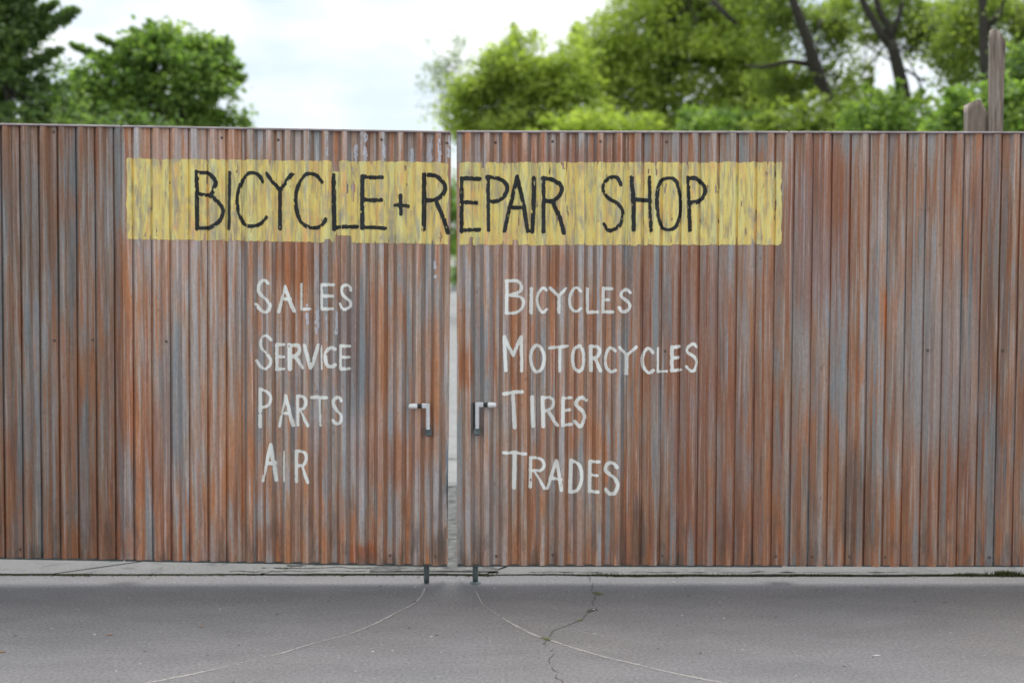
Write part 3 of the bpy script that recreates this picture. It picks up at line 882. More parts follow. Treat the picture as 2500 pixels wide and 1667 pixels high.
# drop rods and handles
def drop_bolt(f, par, ur, flip, uh, vh0, vh1, foot):
    x, y, _ = G(ur, 1427); y = DEP/2+.03
    m = MB(); m.tube([(x, y, .004), (x, y, .05), (x, y, 1.05)], [.0155]*3, 12); m.build('drop_rod', RODM, par, True)
    if foot:
        m = MB(); m.tube([(x, y, .0015), (x, y, .010)], [.034, .024], 10); o = m.build('rod_foot', RODM, par)
    s = flip
    # L handle: a flat upright in front of the sheet and a round grip pointing outward
    yf = -DEP/2-.022
    xa, _, za = P(uh, vh0, yf); _, _, zb = P(uh, vh1, yf)
    m = MB(); m.bbox((xa-.0105, yf-.006, zb), (xa+.0105, yf+.006, za+.014), .003, 2)
    m.bbox((min(xa, xa+s*.034), yf-.0062, za-.014), (max(xa, xa+s*.034), yf+.0062, za+.0142), .004, 0)
    h = m.build('handle', CHROME, par)
    hl = empty
    m = MB(); m.tube([(xa+s*.035, yf, za), (xa+s*.058, yf, za)], [.0125, .0125], 12)
    o = m.build('collar', BLACK, par, False)
    m = MB(); m.tube([(xa+s*.0585, yf, za-.001), (xa+s*.064, yf, za-.001), (xa+s*.10, yf, za-.0015), (xa+s*.106, yf, za-.0015)], [.0125, .016, .0145, .009], 12)
    m.build('grip', GRIP, par, True)
    # bracket block, the slot the handle slides in, and a black strip painted as shadow
    m = MB(); m.bbox((xa-.012, -DEP/2-.004, zb-.034), (xa+.012, yf+.004, zb+.004), .004, 2); m.build('keeper', RODM, par)
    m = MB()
    if foot: m.bbox((xa-s*.019-.006, -DEP/2-.006, zb-.012), (xa-s*.019+.006, -DEP/2-.001, za+.010), .002, 2)  # dark strip standing in for the shadow beside the upright
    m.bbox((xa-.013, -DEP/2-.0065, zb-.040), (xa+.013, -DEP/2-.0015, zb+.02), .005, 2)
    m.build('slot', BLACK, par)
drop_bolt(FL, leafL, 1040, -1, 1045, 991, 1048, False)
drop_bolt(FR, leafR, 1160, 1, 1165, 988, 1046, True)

# ---- painted band
def band_sdf(u0, u1, vt0, vt1, vb0, vb1, seed, f, notch):
    def fn(U, V, X, Z):
        t = (U-u0)/(u1-u0)
        top = vt0 + (vt1-vt0)*t; bot = vb0 + (vb1-vb0)*t
        D = np.minimum(np.minimum(U-u0, u1-U), np.minimum(V-top, bot-V))
        for j in range(D.shape[0]):
            for i in range(D.shape[1]):
                if D[j, i] < -7: continue
                x = X[j, i]; k = math.floor((x-f.ph)/f.per*2)
                q = mn.noise(Vector((k*3.7+seed, 0 if V[j, i] < 480 else 9, 0)))*2.0 + mn.noise(Vector((U[j, i]*.13, V[j, i]*.05, seed)))*2.4 + mn.noise(Vector((U[j, i]*.5, V[j, i]*.2, seed)))*1.0
                g = mn.noise(Vector((U[j, i]*.19, V[j, i]*.026, seed+4))) + .35*mn.noise(Vector((U[j, i]*.5, V[j, i]*.09, seed+8)))
                d = D[j, i] + q
                if g > .52: d = min(d, (.52-g)*30)
                for (nu, nv, nw, nh) in notch:
                    e = max(abs(U[j, i]-nu)-nw, abs(V[j, i]-nv)-nh) + q*.8
                    d = min(d, e)
                D[j, i] = d
        return D
    return fn
o = drape(FL, 'painted_band', band_sdf(309, 1094, 387, 396.5, 584, 596.5, 1.5, FL, ((820, 400, 8, 19), (838, 585, 20, 10), (800, 592, 6, 9))), 300, 375, 1100-1.5, 610, YELLOW, leafL, 3.0, .0020, True)
o['label'] = 'left half of the weathered yellow painted band behind the black words'
o = drape(FR, 'painted_band', band_sdf(1121.5, 1909, 397, 396.5, 598, 598, 7.5, FR, ((1258, 596, 7, 10), (1180, 402, 5, 10), (1150, 590, 5, 12))), 1116.5, 380, 1911, 612, YELLOW, leafR, 3.0, .0020, True)
o['label'] = 'right half of the weathered yellow painted band behind the black words'

# ---- black words
q = cr(300, 360, 2.868)
bic = [q((522, 170), (525, 570)), q((522, 178), (590, 180), (630, 205), (655, 250), (640, 300), (620, 340)), q((522, 325), (620, 340)),
       q((620, 340), (665, 380), (702, 440), (680, 510), (620, 560), (525, 565)),
       q((748, 180), (744, 568)),
       q((978, 240), (950, 195), (915, 180), (875, 190), (835, 235), (808, 310), (802, 390), (815, 470), (845, 530), (885, 553), (940, 545), (985, 515), (1008, 490)),
       q((1010, 185), (1050, 240), (1092, 295)), q((1185, 190), (1140, 250), (1097, 300)), q((1097, 300), (1098, 568)),
       q((1395, 245), (1360, 200), (1320, 185), (1280, 195), (1240, 240), (1212, 310), (1208, 390), (1222, 470), (1255, 530), (1310, 560), (1365, 560), (1405, 535), (1422, 505)),
       q((1473, 195), (1478, 570)), q((1478, 562), (1560, 556), (1642, 556)),
       q((1680, 205), (1678, 565)), q((1680, 207), (1815, 212)), q((1680, 368), (1810, 370)), q((1678, 560), (1760, 560), (1838, 568))]
plus = [q((1907, 405), (1995, 410)), q((1945, 337), (1950, 468))]
r1 = [q((2110, 190), (2108, 575)), q((2110, 192), (2170, 195), (2225, 225), (2255, 275), (2240, 330), (2195, 365), (2120, 370)), q((2190, 370), (2235, 470), (2275, 595))]
q = cr(1080, 360, 2.735)
epair = [q((130, 205), (128, 560)), q((130, 208), (248, 210)), q((130, 368), (225, 370)), q((128, 555), (250, 548)),
         q((305, 195), (310, 555)), q((300, 200), (370, 205), (425, 245), (432, 290), (400, 340), (345, 362), (315, 360)),
         q((500, 195), (455, 380), (415, 560)), q((500, 195), (540, 380), (572, 560)), q((462, 402), (548, 402)),
         q((612, 205), (610, 380), (600, 562)),
         q((675, 205), (675, 565)), q((670, 210), (735, 215), (785, 250), (795, 290), (765, 340), (720, 360), (680, 355)), q((735, 362), (780, 460), (812, 572))]
shop = [q((1190, 250), (1165, 205), (1125, 200), (1090, 225), (1072, 270), (1090, 320), (1150, 365), (1195, 405), (1205, 450), (1190, 510), (1150, 545), (1120, 555), (1095, 540), (1080, 512)),
        q((1262, 200), (1275, 380), (1275, 550)), q((1382, 195), (1385, 380), (1392, 555)), q((1285, 350), (1385, 355)),
        q((1510, 205), (1460, 225), (1435, 290), (1430, 370), (1440, 460), (1465, 530), (1505, 550), (1550, 535), (1585, 460), (1590, 370), (1580, 290), (1555, 225), (1510, 205)),
        q((1640, 200), (1645, 380), (1650, 555)), q((1640, 208), (1690, 210), (1740, 245), (1755, 285), (1740, 335), (1700, 365), (1660, 370))]
for f, nm, s, par, sd_, lb in ((FL, 'painted_word', bic, leafL, 3, 'black painted word BICYCLE'), (FL, 'painted_plus', plus, leafL, 4, 'black painted plus sign'),
                               (FL, 'painted_letter', r1, leafL, 5, 'black painted letter R'), (FR, 'painted_word', epair, leafR, 6, 'black painted letters EPAIR'),
                               (FR, 'painted_word', shop, leafR, 8, 'black painted word SHOP')):
    word(f, nm, s, INK, par, 10.2, sd_, lb, 1.9, .0034, .47, 1.0)
# ---- white words
q = cr(560, 640, 2.6125)
sales = [q((250, 135), (225, 115), (195, 130), (182, 170), (195, 205), (240, 240), (262, 270), (255, 305), (230, 318), (200, 308), (168, 268)),
         q((358, 155), (312, 318)), q((358, 155), (412, 315)), q((335, 235), (392, 235)), q((460, 138), (460, 300), (515, 298)),
         q((588, 145), (590, 300)), q((588, 145), (660, 145)), q((590, 215), (655, 217)), q((590, 298), (655, 298)),
         q((772, 180), (762, 152), (735, 148), (718, 172), (728, 210), (765, 245), (770, 280), (745, 300), (722, 295), (705, 265))]
D_ = lambda w, p: {'w': w, 'p': p}
service = [q((270, 495), (245, 470), (215, 475), (197, 510), (205, 550), (245, 585), (268, 625), (255, 665), (225, 680), (195, 665), (172, 628)),
           q((300, 525), (300, 685)), q((300, 527), (350, 525)), q((300, 605), (350, 603)), q((300, 685), (350, 680)),
           D_(10.5, q((388, 528), (390, 678))), D_(9.5, q((388, 530), (435, 532), (448, 560), (430, 590), (392, 605))), D_(9.5, q((415, 600), (468, 672))),
           D_(9, q((482, 530), (520, 675), (565, 530))), D_(6, q((588, 532), (590, 680))), D_(10, q((670, 555), (645, 545), (622, 570), (615, 610), (625, 650), (650, 668), (672, 655))),
           q((710, 530), (710, 680)), q((710, 533), (765, 535)), q((710, 605), (762, 605)), q((710, 680), (762, 678))]
parts_ = [q((195, 810), (193, 1050)), q((195, 812), (245, 825), (268, 865), (250, 910), (197, 930)),
          q((362, 850), (318, 1045)), q((362, 850), (408, 1040)), q((335, 960), (390, 962)),
          q((432, 855), (435, 1040)), q((432, 855), (475, 858), (492, 885), (480, 925), (438, 945)), q((455, 945), (503, 1040)),
          q((525, 862), (622, 862)), q((575, 862), (582, 1040)), q((715, 880), (700, 862), (675, 868), (660, 895), (675, 935), (710, 970), (715, 1005), (695, 1030), (670, 1025), (660, 1010))]
air = [q((268, 1160), (240, 1280), (215, 1395)), q((268, 1160), (298, 1390)), q((240, 1278), (290, 1278)), D_(5.5, q((350, 1205), (350, 1395))),
       q((425, 1205), (425, 1400)), q((425, 1205), (480, 1210), (495, 1245), (475, 1290), (428, 1300)), q((465, 1295), (503, 1400))]
q = cr(1140, 640, 2.6133)
bicycles = [q((255, 120), (252, 325)), q((250, 120), (320, 120), (345, 150), (335, 190), (262, 212)), q((262, 212), (335, 220), (362, 255), (340, 305), (300, 325), (250, 323)),
            D_(9, q((410, 170), (408, 322))), q((510, 180), (485, 165), (460, 190), (448, 240), (460, 295), (485, 320), (510, 300)),
            q((530, 165), (585, 215)), q((632, 168), (585, 215)), q((585, 215), (585, 322)), q((725, 185), (700, 163), (675, 180), (655, 235), (665, 290), (695, 315), (725, 295)),
            q((768, 165), (768, 320), (830, 318)), q((870, 165), (868, 318)), q((870, 168), (928, 170)), q((870, 240), (905, 240)), q((868, 318), (930, 318)),
            q((1042, 195), (1020, 175), (990, 190), (985, 220), (1025, 250), (1040, 280), (1020, 312), (990, 315), (970, 290))]
motor = [D_(9, q((248, 688), (238, 475))), q((238, 475), (295, 595)), q((295, 595), (345, 475)), D_(9, q((345, 475), (348, 692))),
         q((448, 530), (415, 560), (405, 610), (415, 665), (445, 700), (480, 670), (493, 610), (480, 560), (448, 530)),
         q((525, 548), (640, 535)), D_(9, q((592, 545), (590, 692))), q((715, 532), (685, 560), (675, 615), (685, 670), (710, 695), (738, 670), (745, 615), (738, 560), (715, 532)),
         D_(10, q((790, 538), (792, 690))), D_(9, q((790, 538), (830, 540), (845, 565), (830, 600), (795, 615))), D_(9, q((815, 610), (850, 690))),
         q((945, 565), (920, 545), (895, 570), (882, 620), (890, 670), (920, 700), (945, 688)), q((972, 542), (1020, 595)), q((1078, 540), (1020, 595)), D_(9, q((1020, 595), (1018, 712))),
         D_(9, q((1182, 575), (1160, 548), (1135, 570), (1120, 620), (1130, 675), (1160, 705), (1185, 690))), D_(6.5, q((1218, 548), (1218, 698), (1278, 695))),
         D_(9, q((1305, 540), (1305, 690))), q((1305, 542), (1355, 538)), q((1305, 610), (1350, 608)), q((1305, 690), (1365, 686)),
         q((1465, 540), (1440, 520), (1410, 540), (1408, 575), (1450, 605), (1465, 640), (1450, 685), (1425, 692), (1400, 665))]
tires = [D_(9, q((235, 838), (352, 825))), D_(10.5, q((292, 835), (305, 1055))), D_(10.5, q((415, 862), (422, 1046))),
         D_(9, q((482, 860), (487, 1045))), q((482, 862), (535, 865), (553, 895), (540, 930), (488, 950)), D_(9, q((515, 945), (575, 1038))),
         D_(9, q((612, 865), (612, 1038))), q((612, 867), (665, 865)), q((612, 945), (655, 943)), q((612, 1038), (668, 1035)),
         D_(9, q((760, 880), (735, 860), (705, 875), (695, 910), (740, 950), (750, 995), (725, 1045), (700, 1030), (690, 1015)))]
trades = [q((235, 1212), (375, 1220)), D_(10, q((305, 1215), (300, 1438))), q((405, 1245), (403, 1435)), q((405, 1248), (470, 1252), (492, 1290), (470, 1325), (410, 1330)), q((435, 1335), (493, 1438)),
          q((572, 1265), (512, 1442)), D_(9, q((572, 1265), (602, 1450))), q((545, 1380), (600, 1382)), D_(9, q((665, 1265), (658, 1465))), D_(9, q((665, 1265), (715, 1290), (732, 1360), (720, 1420), (690, 1460), (658, 1468))),
          q((785, 1270), (783, 1460)), q((785, 1272), (842, 1270)), q((785, 1358), (830, 1358)), q((783, 1462), (835, 1462)),
          D_(9, q((955, 1305), (930, 1280), (895, 1290), (885, 1330), (940, 1375), (960, 1420), (940, 1470), (910, 1478), (885, 1450)))]
for i, (f, s, par, tx) in enumerate(((FL, sales, leafL, 'SALES'), (FL, service, leafL, 'SERVICE'), (FL, parts_, leafL, 'PARTS'), (FL, air, leafL, 'AIR'),
                                     (FR, bicycles, leafR, 'BICYCLES'), (FR, motor, leafR, 'MOTORCYCLES'), (FR, tires, leafR, 'TIRES'), (FR, trades, leafR, 'TRADES'))):
    word(f, 'painted_word', s, CHALK, par, 8.0, 20+i, 'white painted word '+tx, 1.9, .0024, .58, .6)
# white runs and smears left on the steel
SMEAR = paint('thin_white_smear', (0.52, 0.52, 0.57), 0.2, (0.32, 0.27, 0.25), 0.8)
sm = [D_(12, [(774, 760), (774, 812)]), D_(10, [(820, 762), (820, 812)]), D_(5, [(797, 770), (798, 830)]), D_(7, [(750, 745), (752, 790)])]
tp = [D_(11, [(869, 358), (869, 392)]), D_(9, [(894, 330), (893, 345)]), D_(10, [(893, 360), (893, 390)]), D_(7, [(939, 355), (940, 385)]), D_(10, [(1007, 366), (1006, 392)]),
      D_(10, [(1052, 330), (1051, 390)]), D_(9, [(1074, 345), (1073, 392)]), D_(7, [(1097, 332), (1096, 385)]), D_(5, [(798, 335), (799, 380)]), D_(8, [(1062, 640), (1062, 676)])]
word(FL, 'paint_smear', sm, SMEAR, leafL, 9, 41, 'thin white paint runs under the word SALES', 2.2, .0017, .12, 2.2)
word(FL, 'paint_smear', tp, SMEAR, leafL, 9, 42, 'thin white paint runs at the top beside the slot', 2.2, .0014, .12, 2.4)['kind'] = 'stuff'

# ------------------------------------------------------------------ weathered timbers behind the fence
def wood():
    m = Mat('weathered_timber')
    g = m.noise(m.pos((40, 40, 3)), 1.0, 4.0, 0.6, 0.6); k = m.noise(m.pos((9, 9, 3.0)), 1.0, 3.0, 0.5, 0.8)
    c = m.ramp(g, [(0.3, (0.11, 0.088, 0.072)), (0.5, (0.235, 0.19, 0.155)), (0.7, (0.34, 0.30, 0.27))])
    c = m.mix(m.ramp(k, [(0.58, 0.0), (0.68, 0.7)]), c, (0.10, 0.07, 0.055))
    m.col(c); m.rough(0.9); m.bump(g, 0.8, 0.01); return m.m
WOOD = wood()
def timber(name, u0, u1, top, y, seed, label, cat):
    """top: list of (fraction across, v) describing the broken top"""
    b0, b1 = P(u0, 600, y), P(u1, 600, y); cx = (b0[0]+b1[0])/2; w = (b1[0]-b0[0])
    n, rows = 20, 60; v = []; fc = []
    hz = [P(u0, tv, y)[2] for _, tv in top]; fr = [t for t, _ in top]
    for j in range(rows+1):
        for i in range(n):
            a = 2*math.pi*i/n
            sx_ = math.copysign(abs(math.cos(a))**.6, math.cos(a)); sy_ = math.copysign(abs(math.sin(a))**.6, math.sin(a))
            zt = float(np.interp(.5+sx_*.5, fr, hz)); z = zt*j/rows
            k = 1 + .16*mn.noise(Vector((sx_*1.5, sy_*1.5+seed, z*2.1))) + .05*mn.noise(Vector((sx_*5, sy_*5, z*1.2+seed)))
            v.append((sx_*w*.46*k + .012*mn.noise(Vector((0, seed, z*1.3))), sy_*w*.38*k, z - .1*(j == 0)))
    for j in range(rows):
        for i in range(n):
            ii = (i+1) % n; fc.append((j*n+i, j*n+ii, j*n+n+ii, j*n+n+i))
    fc.append(tuple(rows*n+i for i in range(n)))
    o = link_mesh(name, v, fc, WOOD, None, True, (cx, y, 0)); tag(o, label, cat)
    return o
timber('timber_post', 2406, 2443, [(0, 74), (.35, 76), (.6, 84), (.85, 97), (1, 108)], 1.3, 2, 'tall weathered timber post with a slanting split top, behind the right fence', 'post')
timber('timber_stump', 2348, 2406, [(0, 262), (.15, 252), (.45, 244), (.6, 250), (.8, 270), (1, 290)], 1.38, 9, 'short thick grey timber beside the tall post, behind the right fence', 'post')

# ------------------------------------------------------------------ trees
def leafmat(name, a, b, c, trans=0.45):
    m = Mat(name)
    t = m.attr('tint')
    col = m.ramp(t, [(0.0, a), (0.5, b), (1.0, c)])
    m.col(col); m.rough(0.55)
    tr = m.n('ShaderNodeBsdfTranslucent')
    m.l(m.mix(1.0, col, (1.5, 1.55, 0.75), 'MULTIPLY'), tr.inputs['Color'])
    mx = m.n('ShaderNodeMixShader'); mx.inputs[0].default_value = trans
    m.l(m.b.outputs[0], mx.inputs[1]); m.l(tr.outputs[0], mx.inputs[2]); m.l(mx.outputs[0], m.out.inputs[0])
    return m.m
LF_OLIVE = leafmat('olive_green_leaves', (0.115, 0.17, 0.045), (0.185, 0.255, 0.06), (0.27, 0.345, 0.085), .55)
LF_DARK = leafmat('dark_green_leaves', (0.07, 0.125, 0.045), (0.11, 0.185, 0.06), (0.18, 0.26, 0.08), .5)
LF_MID = leafmat('green_leaves', (0.10, 0.18, 0.05), (0.17, 0.27, 0.07), (0.26, 0.36, 0.085), .52)
LF_LIGHT = leafmat('yellow_green_leaves', (0.19, 0.265, 0.065), (0.29, 0.375, 0.08), (0.38, 0.46, 0.115), .55)
LF_GREY = leafmat('greyish_green_leaves', (0.12, 0.17, 0.11), (0.2, 0.27, 0.18), (0.27, 0.35, 0.22), .5)
BARK = simple('dark_bark', (0.036, 0.032, 0.025), 0.95, 0, 0.4, 14, 0.6)

def leaves_mesh(name, pts, size, tint, mat, parent, seed):
    r = np.random.default_rng(seed); n = len(pts)
    a = r.normal(size=(n, 3)); a[:, 2] *= .6; a /= np.linalg.norm(a, axis=1)[:, None]
    b = r.normal(size=(n, 3)); b -= (b*a).sum(1)[:, None]*a; b /= np.linalg.norm(b, axis=1)[:, None]
    s = size*r.uniform(.65, 1.25, n)[:, None]
    nrm = np.cross(a, b)
    v = np.empty((n, 4, 3))
    v[:, 0] = pts - a*s*.6; v[:, 1] = pts + b*s*.36 + nrm*s*.1; v[:, 2] = pts + a*s*.6; v[:, 3] = pts - b*s*.36 + nrm*s*.1
    me = bpy.data.meshes.new(name)
    me.vertices.add(n*4); me.vertices.foreach_set('co', v.reshape(-1).astype(np.float32))
    me.loops.add(n*4); me.loops.foreach_set('vertex_index', np.arange(n*4, dtype=np.int32))
    me.polygons.add(n); me.polygons.foreach_set('loop_start', np.arange(0, n*4, 4, dtype=np.int32))
    me.polygons.foreach_set('loop_total', np.full(n, 4, dtype=np.int32))
    me.update(calc_edges=True); me.materials.append(mat)
    o = bpy.data.objects.new(name, me); C.objects.link(o); o.parent = parent; o['kind'] = 'stuff'
    attr(o, 'tint', np.clip(tint, 0, 1), 'FACE')
    return o
def tree(name, label, y, ells, mat, nclump, per, leaf, seed, trunk=None, cat='tree', group=None, spread=.32, shell=.55, limbs=9, tr=.16, streaks=None, gap=-.18, gapf=1.3, boughs=10):
    """ells: (u, v, ru, rv) measured crown lobes at distance y; trunk: optional list of polylines [(u, v, width px)]"""
    r = np.random.default_rng(seed); rd = random.Random(seed)
    m1 = 1/pxm(y); base_z = back_z(y)
    cs = [np.array(P(u, v_, y)) for u, v_, _, _ in ells]
    rad = [(ru*m1, (ru+rv)*.5*m1, rv*m1) for _, _, ru, rv in ells]
    vol = np.array([a*b*c for a, b, c in rad])**.72; vol /= vol.sum()
    bx = cs[0][0] if not trunk else P(trunk[0][0][0], trunk[0][0][1], y)[0]
    root = empty(name, (bx, y, base_z)); tag(root, label, cat, group)
    cl = []
    for k in range(nclump):
        e = r.choice(len(ells), p=vol); d = r.normal(size=3); d /= np.linalg.norm(d)
        q = cs[e] + d*np.array(rad[e])*(r.uniform(0, 1)**shell)
        q[2] += .12*mn.noise(Vector(q*1.3))
        if q[2] < base_z+.15: continue
        if mn.noise(Vector(q*gapf + np.array([seed, 0, 0]))) < gap: continue
        cl.append(q)
    cl = np.array(cl)
    # uneven outline: push clumps in and out with a coarse noise
    P_all = []; T_all = []
    for k, q in enumerate(cl):
        n = int(per*r.uniform(.5, 1.5)); sg = spread*r.uniform(.6, 1.4)
        g = r.normal(size=(n, 3))*np.array([sg, sg, sg*.62])
        g[:, 2] -= .25*np.abs(g[:, 0])
        P_all.append(q+g)
        ct = r.uniform(.1, .9)
        T_all.append(np.clip(ct + r.normal(size=n)*.08, 0, 1))
    for k in range(boughs):          # shoots that break the outline
        e = r.integers(len(ells)); d = r.normal(size=3); d[1] *= .5; d[2] = abs(d[2])*.9; d /= np.linalg.norm(d)
        A = cs[e] + d*np.array(rad[e])*.6; B = cs[e] + d*np.array(rad[e])*r.uniform(1.15, 1.5)
        n = int(per*1.5); t = r.uniform(0, 1, n)[:, None]
        P_all.append(A + (B-A)*t + r.normal(size=(n, 3))*spread*.75*(1-.8*t)); T_all.append(np.clip(r.normal(size=n)*.1 + r.uniform(.3, .9), 0, 1))
    if streaks:                      # long leafy boughs
        for (u0_, v0_, u1_, v1_, w_, n_) in streaks:
            A = np.array(P(u0_, v0_, y)); B = np.array(P(u1_, v1_, y-.3))
            t = r.uniform(0, 1, n_)[:, None]; g = r.normal(size=(n_, 3))*(w_*m1)*(1.0-.75*t)
            sag = -np.abs(r.normal(size=(n_, 1)))*(w_*m1)*.5*(1-t)
            pp = A+(B-A)*t+g; pp[:, 2:] += sag
            P_all.append(pp); T_all.append(np.clip(r.normal(size=n_)*.16+.4, 0, 1))
    pts = np.concatenate(P_all) - np.array([bx, y, base_z]); ti = np.concatenate(T_all)
    leaves_mesh('crown', pts, leaf*1.25, ti, mat, root, seed)
    mb = MB(); top = cs[0].copy()
    if trunk:
        for li, line in enumerate(trunk):
            pp = [P(u, v_, y-.8) for u, v_, _ in line]; rr = [w*m1/2 for _, _, w in line]
            mb.tube(pp, rr, 9)
        start = np.array(P(trunk[0][-1][0], trunk[0][-1][1], y)) if False else cs[0]
    else:
        b = np.array([bx, y, base_z-.05]); mid = (b+top)/2 + r.normal(size=3)*.12
        mb.tube([b, mid, top], [tr, tr*.75, tr*.45], 8)
    ends = []
    for k in range(limbs):
        q = cl[r.integers(len(cl))]
        st = top + (np.array([bx, y, base_z])-top)*r.uniform(-.1, .45)
        mid = (st+q)/2 + r.normal(size=3)*.15 + np.array([0, 0, -.1])
        mb.tube([st, mid, q], [tr*.42, tr*.25, tr*.08], 6, False); ends.append((st, mid, q))
    if ends:
        for q in cl[::3]:
            j = min(range(len(ends)), key=lambda e: np.linalg.norm(ends[e][1]-q)); a, b, c_ = ends[j]
            s = b + (c_-b)*r.uniform(0, .7)
            mb.tube([s, (s+q)/2+r.normal(size=3)*.06, q], [tr*.10, tr*.07, tr*.03], 4, False)
    mb.build('trunk', BARK, root, True)
    return root

GB = 'trees and shrubs beyond the gate'
tree('broadleaf_tree', 'dark leafy tree with long boughs reaching right, at the left edge', 15.0,
     [(20, 230, 130, 110), (-40, 60, 120, 120), (120, 265, 90, 60)], LF_DARK, 190, 80, .085, 1, group=GB, spread=.17, shell=.6,
     streaks=[(-10, 130, 188, 24, 17, 1500), (-20, 90, 140, 6, 14, 900), (0, 190, 150, 120, 13, 700), (10, 30, 95, -40, 24, 900), (-20, 0, 30, -60, 20, 700), (40, 80, 110, 20, 16, 500)])
tree('maple_tree', 'round maple of mid green leaves, second tree from the left', 19.0,
     [(430, 165, 120, 105), (510, 220, 75, 100), (415, 110, 85, 55), (520, 160, 55, 60), (320, 170, 85, 75), (250, 235, 80, 70), (390, 270, 150, 55)], LF_MID, 330, 78, .10, 2, group=GB, spread=.17, shell=.5,
     streaks=[(300, 160, 172, 108, 9, 380), (330, 130, 240, 92, 8, 300), (380, 110, 365, 50, 10, 300), (500, 180, 590, 160, 10, 260), (400, 110, 320, 70, 8, 200), (480, 120, 540, 105, 12, 260)])
tree('young_sapling', 'tiny sapling top just showing right of the round maple', 19.0, [(597, 300, 9, 9)], LF_MID, 5, 16, .07, 3, group=GB, spread=.06, limbs=2, tr=.03, cat='sapling')
tree('thin_tree', 'wispy pale tree with sparse leaves, just right of the open sky', 34.0,
     [(1090, 160, 55, 80), (1070, 245, 50, 65), (1130, 150, 40, 40)], LF_GREY, 75, 15, .085, 4, group=GB, spread=.20, limbs=12, tr=.06)
tree('bushy_tree', 'bright green bushy tree behind the top of the right leaf', 27.0,
     [(1270, 175, 100, 90), (1200, 225, 85, 75), (1350, 230, 95, 80), (1150, 260, 60, 55), (1390, 170, 70, 80), (1290, 115, 50, 35), (1230, 310, 140, 45), (1400, 300, 110, 60)], LF_LIGHT, 520, 68, .10, 5, group=GB, spread=.22, shell=.5)
tree('spreading_tree', 'large yellow green tree filling the sky right of the bushy one', 31.0,
     [(1620, 100, 190, 140), (1500, 190, 120, 120), (1440, 220, 80, 90), (1540, 50, 90, 80), (1460, 130, 70, 60), (1820, 90, 110, 110), (1850, 200, 100, 90), (1760, 120, 160, 150), (1560, 290, 130, 70), (1700, 270, 150, 80), (1430, 300, 90, 60), (1700, -60, 260, 110), (1820, 230, 130, 100)], LF_LIGHT, 950, 78, .11, 6, group=GB, spread=.30, shell=.5, tr=.22)
tree('leaning_tree', 'leafy tree with a leaning dark trunk rising out of the frame', 23.0,
     [(1900, 40, 90, 60), (1920, 190, 100, 80), (2010, 250, 90, 70), (2040, 60, 70, 90), (2075, 170, 45, 50), (1860, -70, 150, 80)], LF_OLIVE, 215, 62, .085, 7,
     trunk=[[(2075, 830, 40), (2062, 420, 36), (2030, 262, 30), (2006, 204, 28), (1986, 153, 32), (1975, 109, 26), (1958, 61, 24), (1935, 0, 20), (1905, -90, 15)],
            [(1990, 160, 18), (1930, 150, 12), (1860, 165, 9), (1820, 160, 5)], [(1975, 109, 12), (2000, 60, 8), (2015, 20, 5)], [(1800, 60, 9), (1765, 30, 12), (1740, 0, 14)]],
     group=GB, spread=.20, shell=.6, limbs=3, tr=.08)
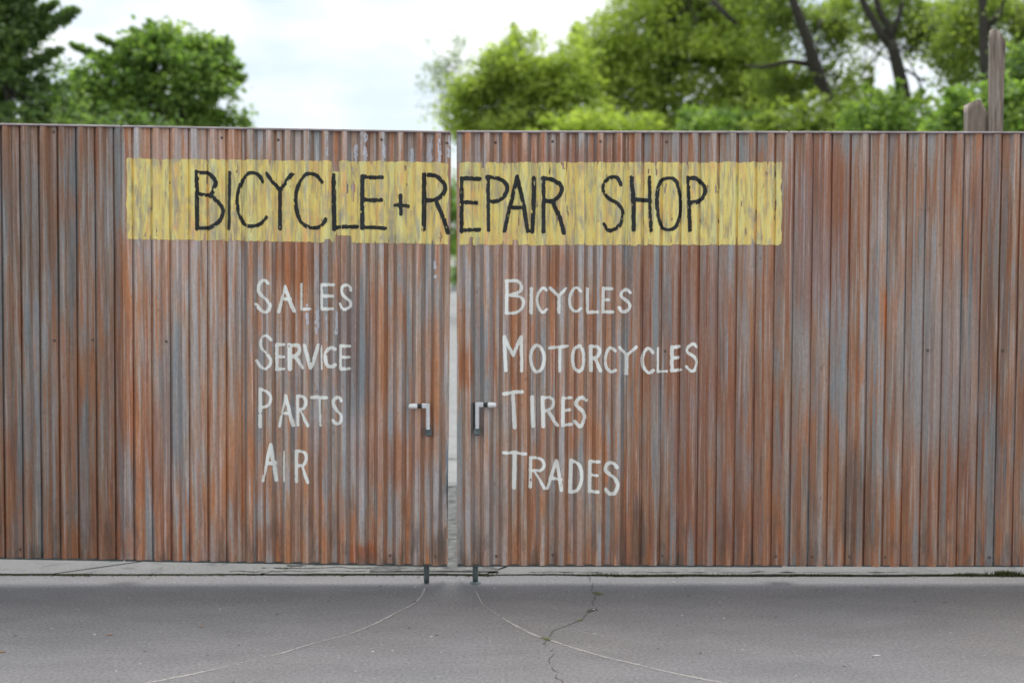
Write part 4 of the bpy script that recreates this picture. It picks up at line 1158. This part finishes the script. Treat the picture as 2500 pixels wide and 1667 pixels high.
tree('forked_tree', 'tree whose dark trunk forks in two above the right fence', 20.0,
     [(2260, 70, 110, 65), (2130, 60, 60, 50), (2345, 150, 50, 50), (2230, 80, 80, 30), (2200, -20, 230, 70), (2330, 90, 90, 70), (2080, 250, 60, 60)], LF_OLIVE, 200, 58, .075, 8,
     trunk=[[(2250, 830, 46), (2235, 420, 40), (2217, 306, 34), (2203, 211, 31), (2183, 129, 27), (2173, 100, 28)],
            [(2178, 115, 24), (2152, 85, 20), (2122, 34, 17), (2105, 0, 15), (2080, -70, 12)], [(2174, 105, 22), (2170, 66, 20), (2149, 34, 15), (2139, 0, 14), (2130, -70, 10)],
            [(2175, 100, 16), (2196, 40, 12), (2204, 0, 11), (2215, -70, 8)]],
     group=GB, spread=.17, shell=.6, limbs=3, tr=.07)
tree('corner_tree', 'dark trunked tree crowding the upper right corner', 17.5,
     [(2430, 30, 120, 90), (2470, 170, 80, 100), (2330, 60, 90, 80), (2340, 160, 60, 60), (2560, 60, 120, 150)], LF_OLIVE, 220, 70, .07, 9,
     trunk=[[(2420, 830, 34), (2410, 300, 28), (2401, 60, 20), (2399, 0, 17), (2396, -80, 14)], [(2404, 80, 12), (2440, 30, 18), (2462, -20, 16), (2480, -80, 12)]],
     group=GB, spread=.16, shell=.6, limbs=3, tr=.06)
B = [('dark green shrub behind the middle of the right leaf', 1760, 310, 110, 50, LF_MID, 21, 22.0), ('deep green shrub at the foot of the leaning trunk', 1950, 310, 110, 62, LF_OLIVE, 22, 20.0),
     ('deep green shrub at the foot of the forked trunk', 2180, 305, 120, 75, LF_MID, 23, 18.0), ('glossy green shrub around the timber posts', 2410, 275, 120, 85, LF_MID, 24, 14.0),
     ('light green shrub low behind the word REPAIR', 1470, 310, 130, 50, LF_LIGHT, 25, 24.0), ('dark green shrub at the right edge of the frame', 2530, 200, 70, 130, LF_DARK, 26, 15.0)]
for lb, u, v_, ru, rv, mt, sd_, yy in B:
    tree('shrub', lb, yy, [(u, v_, ru, rv), (u-ru*.4, v_+rv*.9, ru*.9, rv), (u+ru*.3, v_+rv*1.6, ru, rv)], mt, 170, 52, .105, sd_, cat='shrub', group='shrubs behind the fence', spread=.17, shell=.5, tr=.07)
tree('shrub', 'green bush seen only through the slot between the leaves', 43.0, [(1108, 600, 60, 90), (1108, 520, 60, 80)], LF_MID, 90, 60, .11, 31, cat='shrub', group='shrubs behind the fence', spread=.25, tr=.05)
tree('shrub', 'low dark shrub below the round maple at the left', 17.0, [(120, 320, 140, 50), (330, 340, 130, 45)], LF_DARK, 150, 60, .085, 32, cat='shrub', group='shrubs behind the fence', spread=.17, tr=.05)

scene.render.film_transparent = False
scene.cycles.use_denoising = True
scene.cycles.max_bounces = 6
